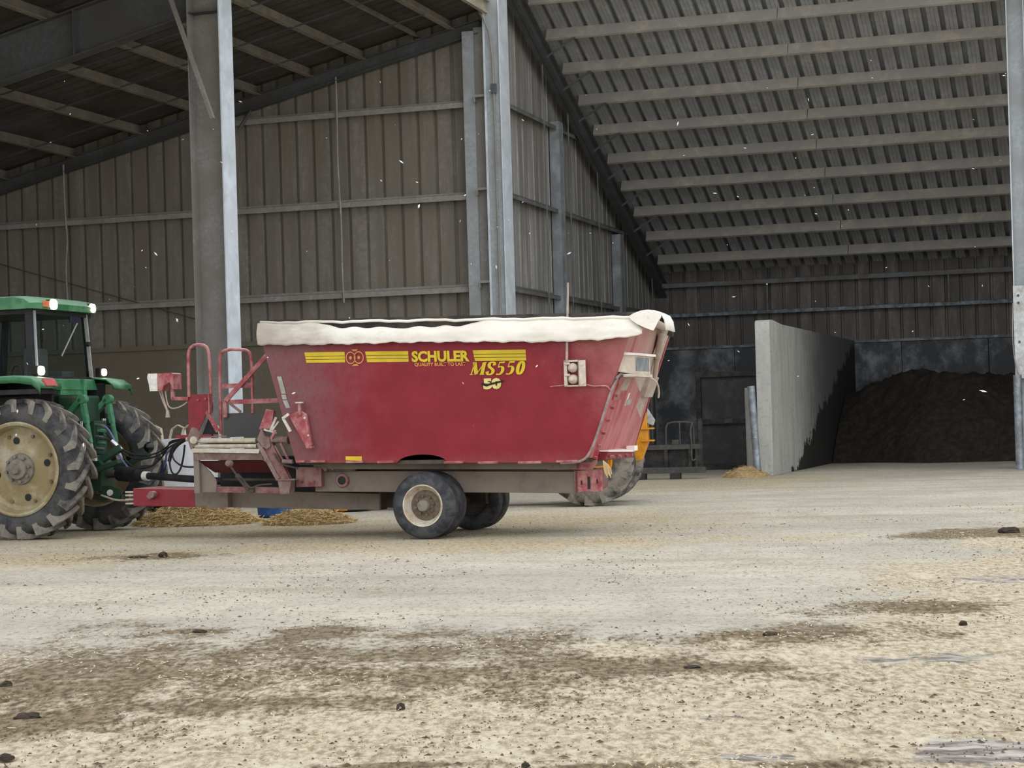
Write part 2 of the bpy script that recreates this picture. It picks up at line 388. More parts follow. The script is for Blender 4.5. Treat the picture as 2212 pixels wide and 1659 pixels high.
    m0 = t.math('ADD', man_, t.math('ADD', t.math('MULTIPLY', t.math('SUBTRACT', mid, .5), 1.6), t.math('MULTIPLY', t.math('SUBTRACT', fine, .5), 1.3)))
    m1 = t.math('MULTIPLY', t.ramp(m0, .12, .80), t.ramp(man_, 0.0, .3))
    mc = t.mix(t.ramp(fine, .40, .62), lin((142,125,96)), lin((82,68,50)))
    mc = t.mix(t.math('MULTIPLY', t.ramp(clod, .56, .66), .8), mc, lin((58,47,35)))
    c = t.mix(t.math('MULTIPLY', m1, .88), c, mc)
    w1 = t.ramp(t.math('ADD', wet_, t.math('MULTIPLY', t.math('SUBTRACT', fib, .5), 1.6)), .42, .66)
    wc = t.mix(t.ramp(t.noise(mp.outputs['Vector'], 4, 7, .7, (.6,2.2,1)), .42, .60), lin((120,111,103)), lin((204,198,190)))
    c = t.mix(w1, c, wc)
    t.color(c)
    rg = t.new('ShaderNodeMapRange'); t.link(w1, rg.inputs['Value']); rg.inputs['To Min'].default_value = .95; rg.inputs['To Max'].default_value = .8
    t.link(rg.outputs[0], t.b.inputs['Roughness']); t.b.inputs['Specular IOR Level'].default_value = .2
    t.bump(t.math('ADD', t.math('MULTIPLY', fine, .6), clod), .8, .045)
    me.materials.append(MAT['yard']); me.update()
    o = link('floor', me); o['kind'] = 'structure'; o['label'] = 'trampled concrete yard strewn with straw and manure'
    return o
make_floor()

# ================================================================== building
def sheet_parts(parent, name, mats, n, w, place, top, bot, depth=.07, gw=.085, minor=False):
    """ribbed sheets: place(s, depth, z) -> local point; top(s), bot(s) heights"""
    for i in range(n):
        s0 = i*w
        pr = [(s0,0),(s0+w-gw,0),(s0+w-gw*.78,depth),(s0+w-gw*.22,depth),(s0+w,0)]
        if minor:
            a = (w-gw)/3
            pr = [(s0,0)] + [q for k in (1,2) for q in ((s0+a*k-.014,0),(s0+a*k-.008,.012),(s0+a*k+.008,.012),(s0+a*k+.014,0))] + pr[1:]
        mb = MB(); mb.grid([[place(s,d,bot(s)) for s,d in pr], [place(s,d,top(s)) for s,d in pr]])
        m = mats[i % len(mats)] if isinstance(mats, list) else mats
        link(name, mb.mesh(name, m, fix=False), parent)
CAP = 3.165
rafL = lambda p: 9.395 + .2287*p           # underside of the left rafter
deckL = lambda p: rafL(p) + .29 + .24
purR = lambda q: 10.9 - .417*q             # purlin undersides, right roof
deckR = lambda q: purR(q) + .335
# --- tan wall of the left wing
mb = MB(); mb.box(-15.6, -.30, -.10, .28, 0, CAP-.10); mb.box(-15.6, -.30, -.16, .28, CAP-.10, CAP)
wl_ = struct('wall_left', mb, 'concrete_tan', label='dusty tan ribbed sheet wall on a concrete base, behind the tractor')
sheet_parts(wl_, 'wall_panel', 'sheet_tan', 39, .40, lambda s,d,z: (-15.55+s, .0+d, z), lambda s: deckL(-15.55+s)+.09, lambda s: CAP-.01)
for z, a, b in ((7.86,-5.72,-.45),(5.93,-15.4,-.41),(4.0,-15.4,-.39)):
    mb = MB(); mb.box(a,b,-.20,-.185,z,z+.12); mb.box(a,b,-.20,0,z+.11,z+.12); mb.box(a,b,-.03,0,z+.12,z+.18)
    obj('girt', mb, 'girt_tan', wl_)
mb = MB(); q = -.16
for off, wd, ht in ((0,.20,.015),(.275,.20,.015)):
    mb.hexa([(-15.5,q-wd/2,rafL(-15.5)+off),(-15.5,q+wd/2,rafL(-15.5)+off),(-15.5,q+wd/2,rafL(-15.5)+off+ht),(-15.5,q-wd/2,rafL(-15.5)+off+ht)],
            [(-.1,q-wd/2,rafL(-.1)+off),(-.1,q+wd/2,rafL(-.1)+off),(-.1,q+wd/2,rafL(-.1)+off+ht),(-.1,q-wd/2,rafL(-.1)+off+ht)])
mb.hexa([(-15.5,q-.006,rafL(-15.5)),(-15.5,q+.006,rafL(-15.5)),(-15.5,q+.006,rafL(-15.5)+.28),(-15.5,q-.006,rafL(-15.5)+.28)],
        [(-.1,q-.006,rafL(-.1)),(-.1,q+.006,rafL(-.1)),(-.1,q+.006,rafL(-.1)+.28),(-.1,q-.006,rafL(-.1)+.28)])
obj('rafter', mb, 'rafter_dark', wl_)
for path in ([(-3.33,-.24,8.72),(-3.33,-.23,8.0),(-3.35,-.23,7.0),(-3.33,-.24,6.4),(-3.30,-.23,5.7),(-3.32,-.22,4.6),(-3.30,-.22,3.9)],
             [(-9.95,-.24,7.3),(-9.95,-.23,6.2),(-9.9,-.23,5.6),(-9.98,-.22,5.0),(-9.95,-.22,4.2)]):
    obj('conduit', MB().tube(path, .022, 6, 2), 'girt_tan', wl_, True)
obj('brace_cable', MB().tube([(-12.0,-.07,5.25),(-6.5,-.07,3.6)], .012, 6), 'rafter_dark', wl_)
obj('brace_cable', MB().tube([(-5.6,-.3,7.75),(-5.3,-.3,8.15)], .035, 6), 'rafter_dark', wl_)
# --- unseen side wall, added to keep light out of the left wing
mb = MB(); mb.box(-15.8,-15.6,-22.4,.3,0,CAP)
wo = struct('wall_blocker_left', mb, 'concrete_tan', label='unseen side wall added to darken the left wing')
sheet_parts(wo, 'wall_panel', 'sheet_tan', 14, 1.6, lambda s,d,z: (-15.62-d, -22.4+s, z), lambda s: deckL(-15.6)+.05, lambda s: CAP)
# --- end wall of the right shed (receding)
wi = struct('wall_inner', MB().box(-.12,.0,.3,14.3,0,.5), 'concrete_dark', label='grey streaked sheet end wall receding beside the corner column')
sheet_parts(wi, 'wall_panel', ['sheet_streak','sheet_grey','sheet_streak'], 36, .40, lambda s,d,z: (-d, .0+s, z), lambda s: deckR(s)+.16, lambda s: .45)
for z, b in ((7.95, 7.0),(6.03,10.6),(4.03,14.0)):
    mb = MB(); mb.box(.185,.20,.5,b,z,z+.09); mb.box(0,.20,.5,b,z+.08,z+.09); mb.box(0,.03,.5,b,z+.09,z+.17)
    obj('girt', mb, 'girt_grey', wi)
for qc, zt in ((4.55,8.15),(10.05,6.0)):
    mb = MB(); mb.box(.02,.26,qc-.16,qc-.145,0,zt); mb.box(.25,.265,qc-.16,qc+.16,0,zt); mb.box(.02,.035,qc-.16,qc+.16,0,zt); mb.box(.02,.27,qc+.145,qc+.16,0,zt)
    obj('wind_post', mb, 'post_blue', wi)
for qc, zt, zb in ((3.05,9.55,2.9),(5.05,8.6,2.9),(7.6,7.6,3.0),(13.1,5.35,3.0)):
    obj('hanging_rod', MB().tube([(.30,qc,zt),(.31,qc+.03,(zt+zb)/2),(.30,qc,zb)], .018, 6, 1), 'girt_grey', wi)
# --- back wall of the right shed
mb = MB(); mb.box(-.2,16,14.5,14.7,0,CAP-.02)
wb_ = struct('wall_back', mb, 'concrete_dark', label='dark concrete and ribbed sheet wall at the back of the shed')
for i in range(7):
    a = .05 + i*2.27
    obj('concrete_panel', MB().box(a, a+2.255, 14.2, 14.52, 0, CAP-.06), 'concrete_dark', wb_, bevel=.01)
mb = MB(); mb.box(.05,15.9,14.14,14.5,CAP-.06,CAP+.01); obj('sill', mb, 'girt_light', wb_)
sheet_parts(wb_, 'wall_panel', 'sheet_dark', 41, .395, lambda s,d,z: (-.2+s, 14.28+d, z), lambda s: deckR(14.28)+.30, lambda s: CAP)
for z, hh, m in ((4.0,.10,'girt_light'),(4.82,.13,'girt_grey')):
    mb = MB(); mb.box(.3,15.9,14.04,14.06,z,z+hh); mb.box(.3,15.9,14.04,14.28,z+hh-.012,z+hh); obj('girt', mb, m, wb_)
for p_ in (3.3, 8.15):
    obj('sag_rod', MB().box(p_-.02,p_+.02,14.03,14.06,4.1,4.82), 'girt_grey', wb_)
mb = MB(); mb.box(15.9,16.1,-.4,14.6,0,CAP)  # unseen end wall, added to block light from the right
wr = struct('wall_blocker_right', mb, 'concrete_dark', label='unseen end wall added to darken the shed')
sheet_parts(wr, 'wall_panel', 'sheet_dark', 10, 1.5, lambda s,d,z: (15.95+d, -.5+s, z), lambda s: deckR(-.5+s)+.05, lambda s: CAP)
# --- right roof seen from below
mb = MB()
sl = math.atan(.417)
for pr in (.36, 15.6):
    for off, wd in ((-.02,.22),(-.40,.22)):
        mb.hexa([(pr-wd/2,.2,purR(.2)+off),(pr+wd/2,.2,purR(.2)+off),(pr+wd/2,.2,purR(.2)+off+.016),(pr-wd/2,.2,purR(.2)+off+.016)],
                [(pr-wd/2,14.2,purR(14.2)+off),(pr+wd/2,14.2,purR(14.2)+off),(pr+wd/2,14.2,purR(14.2)+off+.016),(pr-wd/2,14.2,purR(14.2)+off+.016)])
    mb.hexa([(pr-.007,.2,purR(.2)-.4),(pr+.007,.2,purR(.2)-.4),(pr+.007,.2,purR(.2)),(pr-.007,.2,purR(.2))],
            [(pr-.007,14.2,purR(14.2)-.4),(pr+.007,14.2,purR(14.2)-.4),(pr+.007,14.2,purR(14.2)),(pr-.007,14.2,purR(14.2))])
cr = struct('ceiling_right', mb, 'rafter_dark', label='underside of the steep shed roof with close-set purlins')
N = Vector((0, math.sin(sl), math.cos(sl))); D = Vector((0, math.cos(sl), -math.sin(sl)))
for i in range(44):
    p0 = -.05 + i*.365; w = .365; gw = .115
    a = (w-gw)/3
    pr = [(0,0)] + [qq for k in (1,2) for qq in ((a*k-.013,0),(a*k-.007,.014),(a*k+.007,.014),(a*k+.013,0))] + [(w-gw,0),(w-gw+.004,.18),(w-.004,.18),(w,0)]
    mb = MB(); mb.grid([[(p0+s, y, deckR(y)+d) for s, d in pr] for y in (-.7, 14.45)])
    link('roof_panel', mb.mesh('roof_panel', 'sheet_roof', fix=False), cr)
mb = MB(); mb.hexa([(-.1,-.75,deckR(-.75)+.19),(16.1,-.75,deckR(-.75)+.19),(16.1,14.5,deckR(14.5)+.19),(-.1,14.5,deckR(14.5)+.19)],
                   [(-.1,-.75,deckR(-.75)+.22),(16.1,-.75,deckR(-.75)+.22),(16.1,14.5,deckR(14.5)+.22),(-.1,14.5,deckR(14.5)+.22)])
obj('roof_skin', mb, 'rafter_dark', cr)
for k in range(11):
    y0 = .28 + k*1.29
    if y0 > 14.0: continue
    B0 = Vector((0, y0, purR(y0)))
    for a, b in ((.45, 5.62), (5.64, 15.9)):
        mb = MB()
        web = [B0, B0+D*.012, B0+D*.012+N*.31, B0+N*.31]
        mb.hexa([v_+Vector((a,0,0)) for v_ in web], [v_+Vector((b,0,0)) for v_ in web])
        fl = [B0-D*.085, B0+D*.012, B0+D*.012+N*.012, B0-D*.085+N*.012]
        mb.hexa([v_+Vector((a,0,0)) for v_ in fl], [v_+Vector((b,0,0)) for v_ in fl])
        obj('purlin', mb, 'purlin_tan', cr)
    if 2 <= k <= 9:
        obj('flange_brace', MB().bar((.44, y0-.02, purR(y0)-.38), (1.15, y0-.06, purR(y0)+.03), .05, .01, (0,1,0)), 'rafter_dark', cr)
# --- concrete divider
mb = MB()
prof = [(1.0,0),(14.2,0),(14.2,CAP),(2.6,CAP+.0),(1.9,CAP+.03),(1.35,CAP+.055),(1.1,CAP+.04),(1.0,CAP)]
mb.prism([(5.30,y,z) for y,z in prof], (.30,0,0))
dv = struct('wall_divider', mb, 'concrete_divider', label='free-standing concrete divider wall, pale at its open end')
# --- left roof
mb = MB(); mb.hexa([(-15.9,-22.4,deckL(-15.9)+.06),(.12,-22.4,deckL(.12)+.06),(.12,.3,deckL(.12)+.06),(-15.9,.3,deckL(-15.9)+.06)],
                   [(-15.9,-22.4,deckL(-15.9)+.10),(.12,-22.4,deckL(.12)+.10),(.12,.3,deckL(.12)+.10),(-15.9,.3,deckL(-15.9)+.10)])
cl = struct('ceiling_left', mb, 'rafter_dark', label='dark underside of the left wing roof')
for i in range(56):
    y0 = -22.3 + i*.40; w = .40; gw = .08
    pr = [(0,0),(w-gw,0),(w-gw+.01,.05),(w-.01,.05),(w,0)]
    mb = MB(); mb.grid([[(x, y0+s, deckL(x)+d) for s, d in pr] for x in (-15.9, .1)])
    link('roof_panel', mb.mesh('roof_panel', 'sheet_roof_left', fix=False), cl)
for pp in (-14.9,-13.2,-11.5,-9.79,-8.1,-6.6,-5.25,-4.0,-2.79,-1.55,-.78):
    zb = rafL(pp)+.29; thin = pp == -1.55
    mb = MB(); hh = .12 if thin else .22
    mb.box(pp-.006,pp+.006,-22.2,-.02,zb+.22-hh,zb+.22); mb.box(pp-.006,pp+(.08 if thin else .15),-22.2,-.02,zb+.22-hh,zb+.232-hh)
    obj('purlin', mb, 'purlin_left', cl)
for y in (-1.9,-3.9,-5.9,-11.4,-14.2):
    mb = MB(); mb.hexa([(-15.2,y-.03,rafL(-15.2)+.26),(-15.2,y+.03,rafL(-15.2)+.26),(-15.2,y+.03,rafL(-15.2)+.28),(-15.2,y-.03,rafL(-15.2)+.28)],
                       [(-.7,y-.03,rafL(-.7)+.26),(-.7,y+.03,rafL(-.7)+.26),(-.7,y+.03,rafL(-.7)+.28),(-.7,y-.03,rafL(-.7)+.28)])
    obj('sag_rod', mb, 'rafter_dark', cl)
mb = MB(); zt = deckL(.1)
mb.box(.08,.14,-22.4,.05,zt-.22,zt+.10); mb.box(.14,.22,-22.4,.05,zt+.02,zt+.10); mb.box(.14,.17,-22.4,.05,zt-.22,zt-.16)
struct('trim_1', mb, 'fascia', label='pale eave trim along the edge of the left roof')

# --- steel columns
def icol(name, label, p, q, depth, wid, zt, mats, cat='column', group=None):
    o = thing(name, label, cat, bw(p, q), -YAW, group)
    obj('flange', MB().box(-depth/2,-depth/2+.02,-wid/2,wid/2,0,zt), mats[0], o)
    obj('flange', MB().box(depth/2-.02,depth/2,-wid/2,wid/2,0,zt), mats[1], o)  # on the wing columns the paler steel puts open-sky light into the colour
    obj('web', MB().box(-depth/2+.02,depth/2-.02,-.008,.008,0,zt), mats[0], o)
    obj('base_plate', MB().box(-depth/2-.06,depth/2+.06,-wid/2-.05,wid/2+.05,0,.025), mats[0], o)
    return o
cB = icol('steel_column', 'dusty steel column with a bright flange, standing behind the wagon guard rails', -2.08, -8.8, .60, .5, 9.15, ('steel_dust','steel_flange'))
obj('diagonal_brace', MB().bar((.18,-.30,6.5),(-.79,-.30,9.3), .02, .075, (0,1,0)).bar((.16,-.33,6.5),(-.81,-.33,9.3), .06, .02, (0,1,0)), 'steel_dust', cB)
obj('stiffener', MB().box(-.28,.28,-.24,-.01,8.32,8.34), 'rafter_dark', cB)
cC = icol('steel_column', 'steel column of the near frame of the left wing', -2.08, -22.0, .60, .5, 9.15, ('steel_dust','steel_flange'))
def beam(label, q):
    o = thing('roof_beam', label, 'beam', bw(0, q), -YAW)
    zl = lambda p: 8.95 + .2287*(p+.0) - .10
    for nm, f0, f1, wd in (('flange', 0, .02, .30), ('web', .02, .80, .012), ('flange', .80, .82, .30)):
        mb = MB(); a, b = -15.5, -2.36
        mb.hexa([(a,-wd/2,zl(a)+f0),(a,wd/2,zl(a)+f0),(a,wd/2,zl(a)+f1),(a,-wd/2,zl(a)+f1)], [(b,-wd/2,zl(b)+f0),(b,wd/2,zl(b)+f0),(b,wd/2,zl(b)+f1),(b,-wd/2,zl(b)+f1)])
        obj(nm, mb, 'rafter_dark', o)
    for x in (-4.6,-8.4,-12):
        obj('stiffener', MB().box(x-.01,x+.01,-.15,.15,zl(x)+.02,zl(x)+.8), 'rafter_dark', o)
    return o
beam('deep dark roof beam running left from the dusty column', -8.8); beam('roof beam of the near frame of the left wing', -22.0)
cA = thing('corner_column', 'pale steel corner column with a dusty channel beside it, at the end of the tan wall', 'column', bw(0,0), -YAW)
obj('shaft', MB().box(.10,.40,-.42,.10,0,11.2), 'steel_blue', cA, bevel=.01)
obj('flange', MB().box(.06,.10,-.46,.14,0,11.2), 'steel_flange', cA)
obj('flange', MB().box(.40,.425,-.46,.14,0,11.2), 'steel_flange', cA)
obj('channel_face', MB().box(-.45,-.20,-.30,-.27,0,9.42).box(-.45,-.43,-.27,.0,0,9.42).box(-.22,-.20,-.27,-.06,0,9.42), 'steel_blue', cA)
obj('channel_back', MB().box(-.22,.07,-.24,-.20,0,9.5), 'steel_dust', cA)
for z in (8.02, 6.09, 4.16):
    obj('girt_bracket', MB().box(-.19,.06,-.40,-.24,z,z+.05).box(-.19,-.17,-.40,-.24,z-.10,z), 'girt_tan', cA)
obj('conduit', MB().tube([(.02,-.50,9.75),(.13,-.50,9.55),(.25,-.49,9.2),(.28,-.49,8.2),(.28,-.49,4.2),(.27,-.49,2.5)], .022, 6, 2), 'steel_dust', cA, True)
obj('junction_box', MB().box(.22,.34,-.53,-.46,8.05,8.25), 'rafter_dark', cA, bevel=.01)
cR = thing('shed_column', 'pale steel column at the right edge of the open shed front', 'column', bw(10.41,2.6), -YAW)
obj('flange', MB().box(0,.02,-.15,.15,0,9.75), 'steel_flange', cR); obj('flange', MB().box(.34,.36,-.15,.15,0,9.75), 'steel_flange', cR)
obj('web', MB().box(.02,.34,-.01,.01,0,9.75), 'steel_blue', cR)
obj('cover_plate', MB().box(-.01,.37,-.17,-.15,1.85,3.75), 'steel_white', cR)
for z in (3.55, 3.40, 2.6): obj('bolt', MB().cyl((.09,-.19,z),(.09,-.17,z),.025,n=8), 'rafter_dark', cR)
obj('wire', MB().tube([(-.02,-.17,3.4),(-.05,-.19,2.6),(.0,-.2,2.1),(.12,-.2,1.7)], .012, 6, 2), 'girt_tan', cR)
def bollard(label, base, top, r=.075, m='galvanised'):
    o = thing('bollard', label, 'bollard', base, 0)
    d = Vector(top)
    obj('pipe', MB().cyl((0,0,0), d, r, n=20, cap=True), m, o, True)
    for f in (.42, .80): obj('band', MB().cyl(d*f, d*f+d.normalized()*.03, r+.006, n=20), m, o, True)
    return o
bollard('galvanised pipe bollard at the foot of the right shed column', bw(10.46,2.05), (.0,0,1.92), .085)
bollard('bright galvanised pipe leaning against the end of the concrete divider', bw(5.33,.72), (-.09,.03,1.85), .075)
bollard('dull grey post beside the bright galvanised pipe, left of the divider', bw(5.13,.95), (-.01,0,1.82), .065, 'concrete')

# ================================================================== feed mixer wagon
M0 = gp(915, 1165)
mx = thing('feed_mixer_wagon', 'red feed mixer wagon with a white rim tarp and yellow lettering, hitched behind the tractor', 'wagon', M0, -YAW)
vw = lambda w: .10 - .10*(w-.85)/1.6       # near side leans out slightly
wbot = lambda u: .855 - .0195*u
wtop = lambda u: 2.42 - .023*u
def hop_side():
    pts = [(-1.57,.885),(-.33,wbot(-.33))]
    for k in range(1, 12):
        a = PI*(1-k/12); pts.append((-.03+.30*math.cos(a), .85+.10*math.sin(a)))
    pts += [(.26,wbot(.26)),(1.74,wbot(1.74)),(1.83,.835),(1.89,.87),(1.93,.93),(2.50,2.36),(-1.96,2.46)]
    return pts
hs = hop_side(); mb = MB(); n = len(hs)
mb.add([(u,vw(w),w) for u,w in hs]+[(u,vw(w)+.03,w) for u,w in hs], [tuple(range(n)), tuple(range(n,2*n))[::-1]] + [(i,(i+1)%n,(i+1)%n+n,i+n) for i in range(n)])
obj('hopper_side', mb, 'mixer_red', mx)
nb, nt, fb, ft = .13, .03, 2.0, 2.1
mb = MB(); mb.hexa([(-1.57,fb,.88),(1.93,fb,.84),(2.45,ft,2.37),(-1.96,ft,2.46)], [(-1.57,fb+.03,.88),(1.93,fb+.03,.84),(2.45,ft+.03,2.37),(-1.96,ft+.03,2.46)])
obj('hopper_side', mb, 'mixer_red', mx)
mb = MB(); mb.hexa([(-1.57,nb,.88),(-1.57,fb,.88),(-1.96,ft,2.46),(-1.96,nt,2.46)], [(-1.54,nb,.88),(-1.54,fb,.88),(-1.93,ft,2.46),(-1.93,nt,2.46)])
obj('hopper_front', mb, 'red_dusty', mx)
mb = MB(); mb.hexa([(1.93,nb-.01,.87),(1.93,fb,.84),(2.42,ft,2.37),(2.49,nt,2.36)], [(1.90,nb-.01,.87),(1.90,fb,.84),(2.39,ft,2.37),(2.46,nt,2.36)])
obj('hopper_rear', mb, 'mixer_rear_red', mx)
obj('hopper_floor', MB().hexa([(-1.55,.13,.86),(1.88,.13,.82),(1.88,1.98,.82),(-1.55,1.98,.86)], [(-1.55,.13,.90),(1.9,.13,.87),(1.9,1.98,.87),(-1.55,1.98,.90)]), 'frame_dark', mx)
# feed inside, just below the rim
rows = [[(u, v_, 2.2 + .10*float(fbm(u*3, v_*3, 3, 3))) for v_ in np.linspace(.05,2.05,14)] for u in np.linspace(-1.88,2.36,28)]
obj('feed_load', MB().grid(rows), 'straw_bed', mx, True)
# dark strip added as the shade in the gap behind the tarp, then the skirt
mb = MB()
mb.hexa([(-1.97,.0,2.34),(2.5,.0,2.24),(2.52,-.01,2.44),(-1.97,-.01,2.54)], [(-1.97,.05,2.34),(2.5,.05,2.24),(2.52,.04,2.44),(-1.97,.04,2.54)])
mb.hexa([(-1.97,2.07,2.34),(2.45,2.07,2.24),(2.46,2.08,2.42),(-1.97,2.08,2.52)], [(-1.97,2.12,2.34),(2.45,2.12,2.24),(2.46,2.13,2.42),(-1.97,2.13,2.52)])
mb.hexa([(-2.0,.0,2.34),(-2.0,2.12,2.34),(-2.02,2.12,2.54),(-2.02,0,2.54)], [(-1.95,.0,2.34),(-1.95,2.12,2.34),(-1.96,2.12,2.54),(-1.96,0,2.54)])
obj('rim_gap_shade', mb, 'belt_dark', mx)
def top_w(u): return 2.515 - .029*(u+1.85) + .006*math.sin(u*9) + .004*math.sin(u*23)
obj('rim_pipe', MB().tube([(u,-.05,top_w(u)-.010) for u in np.linspace(-1.9,2.5,40)], .016, 8), 'tarp', mx, True)
def skirt_bot(u):
    xs = [-2.02,-1.9,-1.1,-.27,.55,1.5,2.1,2.35,2.52,2.64]; ys = [2.30,2.25,2.225,2.215,2.19,2.15,2.15,2.16,2.18,2.21]
    return float(np.interp(u, xs, ys)) + .006*math.sin(u*17) + .004*math.sin(u*41)
rows = []
for u in np.linspace(-1.93, 2.60, 110):
    a = top_w(u) - .02; b = skirt_bot(u)
    gap = max(0, 1-abs((u+.20)/1.0)**4)                      # where the cloth sags off the pipe
    a2 = a - .055*gap - (.018*gap*math.sin(u*8.5)**2)
    if u > 2.46: a2 = min(a2, 2.39 - (u-2.46)*1.0)
    r_ = []
    for k in range(11):
        s_ = k/10; w = a2 + (b-a2)*s_
        bul = .018*math.sin(PI*min(1, s_*1.05)) + .035*s_ + .008*math.sin(u*5+s_*3)*s_ + .035*float(fbm(u*3.5, s_*2.5, 8, 3)-.5)*s_
        bul += .05*math.exp(-((u+1.75)/.12)**2)*(.5-s_)*.6
        r_.append((u, vw(w)-.055-bul, w))
    rows.append(r_)
# wrap round the front corner
front = []
for k, (du, dv_) in enumerate(((-.05,.35),(-.06,.16),(-.03,.03))):
    front.append([(rows[0][j][0]+du - .03*math.sin(PI*j/10), dv_ - .02*j/10, rows[0][j][2]+.01*(2-k)) for j in range(11)])
tp = obj('rim_tarp', MB().grid(front + rows), 'tarp', mx, True, label='off-white tarp hanging over the rim')
sm = tp.modifiers.new('thickness', 'SOLIDIFY'); sm.thickness = .012
mb = MB()
for vv in (2.13,):
    mb.grid([[(u, vv+.03+.02*math.sin(PI*s_), 2.52-.029*(u+1.85) - .20*s_) for s_ in np.linspace(0,1,6)] for u in np.linspace(-2.0,2.15,30)])
mb.grid([[(-2.04-.03*math.sin(PI*s_), v_, 2.53-.28*s_) for s_ in np.linspace(0,1,6)] for v_ in np.linspace(.3,2.16,16)])
obj('rim_tarp', mb, 'tarp', mx, True)
# hood flap rolled over the rear rim
rows = []
for v_ in np.linspace(-.10, .30, 8):
    e = math.exp(-((v_+.10)/.16)**2)
    pr = [(2.46,2.385),(2.52,2.42),(2.60,2.445),(2.68,2.452),(2.76,2.44),(2.83,2.405),(2.865,2.34),(2.88,2.23)]
    rows.append([(u, v_, w - .012*abs(math.sin(v_*4))) for u, w in pr])
flap = [[(2.46+(u-2.46)*.75+.05, -.13-.012*k, w-.0) for u, w in [(2.46,2.385),(2.52,2.42),(2.60,2.445),(2.68,2.452),(2.76,2.44),(2.83,2.405),(2.86,2.36),(2.86,2.33)]] for k in (1,)]
mb = MB().grid(rows)
fl = [(2.46,2.385),(2.50,2.345),(2.56,2.30),(2.63,2.265),(2.70,2.235),(2.735,2.225),(2.75,2.25),(2.785,2.31),(2.82,2.36),(2.83,2.405),(2.76,2.44),(2.68,2.452),(2.60,2.445),(2.52,2.42)]
mb.prism([(u,-.10,w) for u,w in fl], (0,-.014,0))
hd = obj('rear_hood', mb, 'tarp', mx, True, label='white flap folded over the rear rim')
hd.modifiers.new('thickness', 'SOLIDIFY').thickness = .014
obj('hood_bar', MB().tube([(2.70,.0,2.33),(2.58,.8,2.33),(2.44,1.7,2.33)], .045, 10), 'cream_dust', mx, True)
# decals on the near side
def on_side(u, w, d=.006): return (u, vw(w)-d, w)
def stripe_quad(u0,u1,t0,t1):           # t: 0 top .. 1 bottom of the stripe band
    def pt(u,t_):
        f = (u+1.39)/2.65; return on_side(u, (2.15-.07*f) + ((2.03-.07*f)-(2.15-.07*f))*t_)
    a, b, c, d = pt(u0+.02*t0,t0), pt(u1,t0), pt(u1,t1), pt(u0+.02*t1,t1)
    return [a,b,c,d], [(x,y+.004,z) for x,y,z in (a,b,c,d)]
for (t0,t1) in ((0,.36),(.41,.66),(.71,1.0)):
    for (u0,u1) in ((-1.39,-.895),(-.645,-.125),(.64,1.255)):
        obj('decal_stripe', MB().hexa(*stripe_quad(u0,u1,t0,t1)), 'decal_yellow', mx)
for uc in (-.822,-.722):
    wc = 2.066; pts_o = []; mb = MB(); nn = 32
    ro, ri = .060, .050
    vs = []; 
    for k in range(nn):
        a = 2*PI*k/nn
        for r_ in (ro, ri): vs.append(on_side(uc+r_*math.cos(a), wc+r_*1.18*math.sin(a), .010 if uc < -.8 else .012))
    mb.add(vs, [(2*k, 2*((k+1)%nn), 2*((k+1)%nn)+1, 2*k+1) for k in range(nn)])
    mb.add([on_side(uc+.017*math.cos(2*PI*k/12), wc+.02*math.sin(2*PI*k/12), .012) for k in range(12)], [tuple(range(12))])
    obj('decal_ring', mb, 'decal_orange', mx)
for wc, s_ in ((2.152, 1), (1.982, -1)):
    mb = MB(); mb.add([on_side(-.77-.04, wc+.008*s_), on_side(-.77+.04, wc+.008*s_), on_side(-.77+.02, wc-.012*s_), on_side(-.77-.02, wc-.012*s_)], [(0,1,2,3)])
    obj('decal_mark', mb, 'decal_orange', mx)
def text(name, body, x0, x1, y0, y1, m, d, shear=0, bold=0, slope=-.026, dark=None):
    c = bpy.data.curves.new('txt', 'FONT'); c.body = body; c.size = 1; c.offset = bold; c.shear = shear; c.resolution_u = 3
    o = bpy.data.objects.new('txt', c); COL.objects.link(o)
    bpy.context.view_layer.update()
    me = bpy.data.meshes.new_from_object(o.evaluated_get(bpy.context.evaluated_depsgraph_get()))
    bpy.data.objects.remove(o)
    co = np.array([v_.co[:] for v_ in me.vertices]); mn, mx_ = co.min(0), co.max(0)
    for v_ in me.vertices:
        u = x0 + (v_.co.x-mn[0])/(mx_[0]-mn[0])*(x1-x0); w = y0 + (v_.co.y-mn[1])/(mx_[1]-mn[1])*(y1-y0) + slope*(u-x0)
        v_.co = on_side(u, w, d)
    me.name = name; me.materials.clear(); me.materials.append(MAT[m]); me.update()
    return link(name, me, mx)
text('decal_name', 'SCHULER', -.085, .60, 1.99, 2.115, 'decal_yellow', .012, 0, .045)
text('decal_motto', 'QUALITY BUILT TO LAST', -.055, .55, 1.937, 1.982, 'decal_orange', .010, 0, .03)
